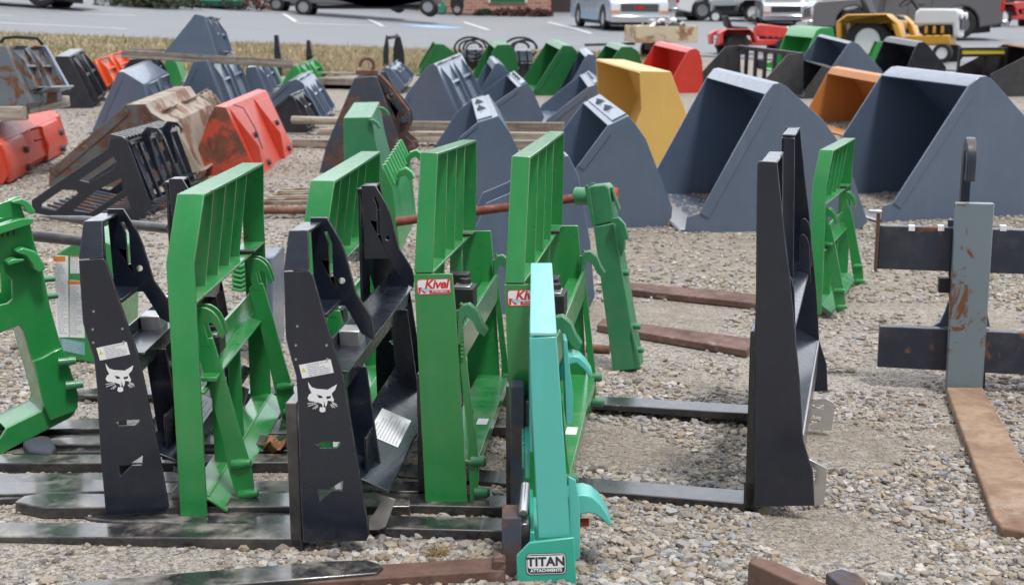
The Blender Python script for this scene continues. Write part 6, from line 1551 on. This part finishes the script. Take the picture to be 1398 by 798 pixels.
# garden tractors: built facing +x
def tractor(label, Mx, main, hoodm, fender, scale, kx=1.0, rr=.30, rf=.20, rimc='car_white', seatm='plastic', boxy=True, name='garden_tractor'):
    v = thing(name, label, 'tractor', None, 'garden tractors', M=Mx @ Matrix.Scale(scale, 4))
    for s in (-1, 1):
        wheel(v, (-.55, s*.36, rr), rr, .20, (0, s, 0), rimc, 4, lug=1); wheel(v, (.62*kx, s*.30, rf), rf, .12, (0, s, 0), rimc, 4)
        MB().slab([(-.98, rr*1.0), (-1.0, rr*1.9), (-.85, rr*2.25), (-.28, rr*2.25), (-.12, rr*1.8), (-.05, rr*1.1), (-.13, rr*1.1), (-.2, rr*1.7), (-.3, rr*2.12), (-.82, rr*2.12), (-.92, rr*1.8), (-.92, rr*1.0)], s*.22 if s > 0 else -.50, .50 if s > 0 else -.22).build('fender', M[fender], v, .02)
        MB().cyl((.84*kx, s*.13, .64), (.84*kx + .03, s*.13, .64), .05, n=14).build('headlight', M['lens_clear'], v)
    MB().box(-.9, .70*kx, -.17, .17, .24, .38).build('chassis', M[main], v, .02)
    MB().box(-.90, -.18, -.215, .215, .461, .60).build('seat_deck', M[fender], v, .03)
    if boxy: hp_ = [(.0, .52), (.02, .70), (.10, .745), (.78, .73), (.84, .67), (.84, .34), (.74, .34), (.72, .52)]
    else: hp_ = [(.0, .45), (.02, .70), (.10, .74), (.70, .67), (.86, .58), (.88, .38)]
    h_ = MB().slab([(x*kx, z) for x, z in hp_], -.17, .17).build('hood', M[hoodm], v, .03); MB().box(.84*kx + .005, .84*kx + .018, -.13, .13, .45, .62).build('grille', M['plastic'], h_, .004)
    MB().box(.14*kx, .70*kx, -.12, .12, .381, .515).build('engine', M['plastic'], v, .02)
    for k in range(3): MB().box((.22 + k*.15)*kx, (.27 + k*.15)*kx, -.18, -.121, .40, .50).build('engine_part', M[main], v, .005)
    MB().slab([(-.62, .601), (-.66, .70), (-.50, .68), (-.22, .66), (-.2, .601)], -.19, .19).build('seat', M[seatm], v, .03)
    MB().slab([(-.70, .66), (-.78, .92), (-.72, .93), (-.60, .68)], -.19, .19).build('backrest', M[seatm], v, .03)
    MB().tube([(.04, 0, .70), (-.10, 0, .88)], .02, 8).build('steering_column', M['plastic'], v)
    a = Vector((-.55, 0, .83)).normalized(); t1 = Vector((0, 1, 0)); t2 = a.cross(t1); m = MB()
    m.tube([Vector((-.10, 0, .88)) + (t1*math.cos(x) + t2*math.sin(x))*.17 for x in np.linspace(0, 6.283, 20)], .014, 6); m.bar(Vector((-.1, -.16, .88)), Vector((-.1, .16, .88)), .03, .02)
    m.build('steering_wheel', M['plastic'], v); return v
def place_tr(px, py, heading, local_x, local_y, s):
    g = G(px, py); Rm = Matrix.Rotation(R(heading), 4, 'Z'); off = Rm @ Vector((local_x*s, local_y*s, 0)); c = g - off
    return Matrix.Translation((c.x, c.y, g.z)) @ Rm
M['tr_yellow'] = paint('tractor_yellow_paint', (.60, .31, .03), .4, .2, dust=.3); M['tr_white'] = plain('tractor_white_paint', (.66, .67, .68), .4, 0, .3, .06); M['tr_red'] = paint('tractor_red_paint', (.62, .05, .045), .42, .15, dust=.25, fade=.35)
gA = G(1187, 86); dA = (gA - CAMP).length
tractor('yellow and white garden tractor with a big rear wheel, right of the red one', place_tr(1182, 86, -33, -.55, -.46, dA*55/FPX/.60), 'tr_yellow', 'tr_white', 'tr_yellow', dA*55/FPX/.60, rf=.13, kx=.74)
gA = G(1007, 76); dA = (gA - CAMP).length
tractor('low red garden tractor with a long hood beside the green bucket', place_tr(1007, 76, 8, -.55, -.46, dA*34/FPX/.60), 'tr_red', 'tr_red', 'tr_red', dA*34/FPX/.60, rimc='plastic', boxy=False, rr=.27)
gA = G(1372, 38); dA = (gA - CAMP).length
tractor('small red tractor far off at the top right corner', place_tr(1368, 38, 10, -.55, -.46, dA*22/FPX/.50), 'tr_red', 'tr_red', 'tr_red', dA*22/FPX/.50)
gA = G(1034, 31); tractor('small dark riding mower behind the red garden tractor', place_tr(1028, 31, 160, -.55, .46, 1.3), 'plastic', 'car_silver', 'plastic', 1.3)

# upright things standing behind the buckets
def upright(label, px, pyb, pyt, wpx, mat, name='steel_post', cat='attachment'):
    Lp = Loc(px, pyb, 0); a, b = Lp.pt(px - wpx/2, pyb), Lp.pt(px + wpx/2, pyt)
    o = thing(name, label, cat, Lp); MB().slab([(a.x, 0), (b.x, 0), (b.x*.9, b.z*.45), (b.x*.4, b.z), (a.x*.6, b.z), (a.x, b.z*.45)], 0, .10).build('blade', M[mat], o, .004)
    MB().box(a.x*1.3, b.x*1.3, -.03, .13, b.z*.38, b.z*.43).build('collar', M[mat], o, .003); MB().box(a.x, b.x, .101, .6, 0, .05).build('foot', M[mat], o, .003); return o
upright('black upright fork blade narrowing to the top, left of the thicker one', 379, 104, 48, 7, 'black_far'); upright('short black post end beside the green hooked bucket', 422, 90, 55, 7, 'black_far')
Lf = Loc(527, 95, 8); fo = thing('steel_stand', 'thin black upright frame between the rusty ringed bucket and the green buckets', 'frame', Lf)
for w0 in (0, .75): 
    MB().slab(Lf.uz([(523,95),(529,95),(530,70),(529,49),(527,48),(523,70)]), w0, w0 + .06).build('upright', M['black_far'], fo, .004)
zt2 = Lf.pt(528, 50).z; x_ = Lf.pt(528, 50).x; MB().box(x_ - .03, x_ + .05, .061, .749, zt2 - .05, zt2).build('top_bar', M['rust_dark'], fo, .004)
MB().slab(Lf.uz([(526,95),(546,95),(545,72),(540,52),(536,50),(536,72)]), .36, .40).build('side_plate', M['black_far'], fo, .004)
# hydraulic attachments with hoses, between the green buckets
def hyd(label, px, pyb, pyt, wpx, seed):
    Lp = Loc(px, pyb, -5); a, b = Lp.pt(px - wpx/2, pyb), Lp.pt(px + wpx/2, pyt); rs = random.Random(seed)
    o = thing('hydraulic_attachment', label, 'attachment', Lp, 'hydraulic attachments between the green buckets')
    MB().box(a.x, b.x, 0, .6, 0, b.z*.45).build('housing', M['black_far'], o, .02)
    MB().slab([(a.x*.95, b.z*.451), (b.x*.95, b.z*.451), (b.x*.8, b.z*.8), (a.x*.8, b.z*.8)], .05, .5).build('cover', M['gray_light'], o, .02)
    for k in range(4):
        c = Vector((rs.uniform(a.x, b.x)*.5, rs.uniform(-.05, .3), b.z*.85)); rad = rs.uniform(.10, .2); th_ = rs.uniform(-.6, .6)
        MB().tube([c + Vector((math.cos(t_)*rad*1.3, math.sin(t_)*rad*math.sin(th_), math.sin(t_)*rad*.9)) for t_ in np.linspace(0, 5.9, 18)], .018, 7).build('hose', M['plastic'], o)
    for s in (.2, .6): MB().tube([(a.x + (b.x - a.x)*s, -.02, b.z*.8), (a.x + (b.x - a.x)*(s + .05), -.06, b.z*.5), (a.x + (b.x - a.x)*(s + .1), -.02, b.z*.2)], .016, 7).build('hose', M['plastic'], o)
    for s in (-1, 1): MB().cyl((s*.1, -.03, b.z*.3), (s*.1, .0, b.z*.3), .03, n=10).build('port', M['chrome'], o)
hyd('white and black hydraulic attachment with a coiled hose between the first two green buckets', 646, 100, 60, 30, 3); hyd('black hydraulic attachment with loose hoses left of the third green bucket', 716, 106, 60, 28, 8)
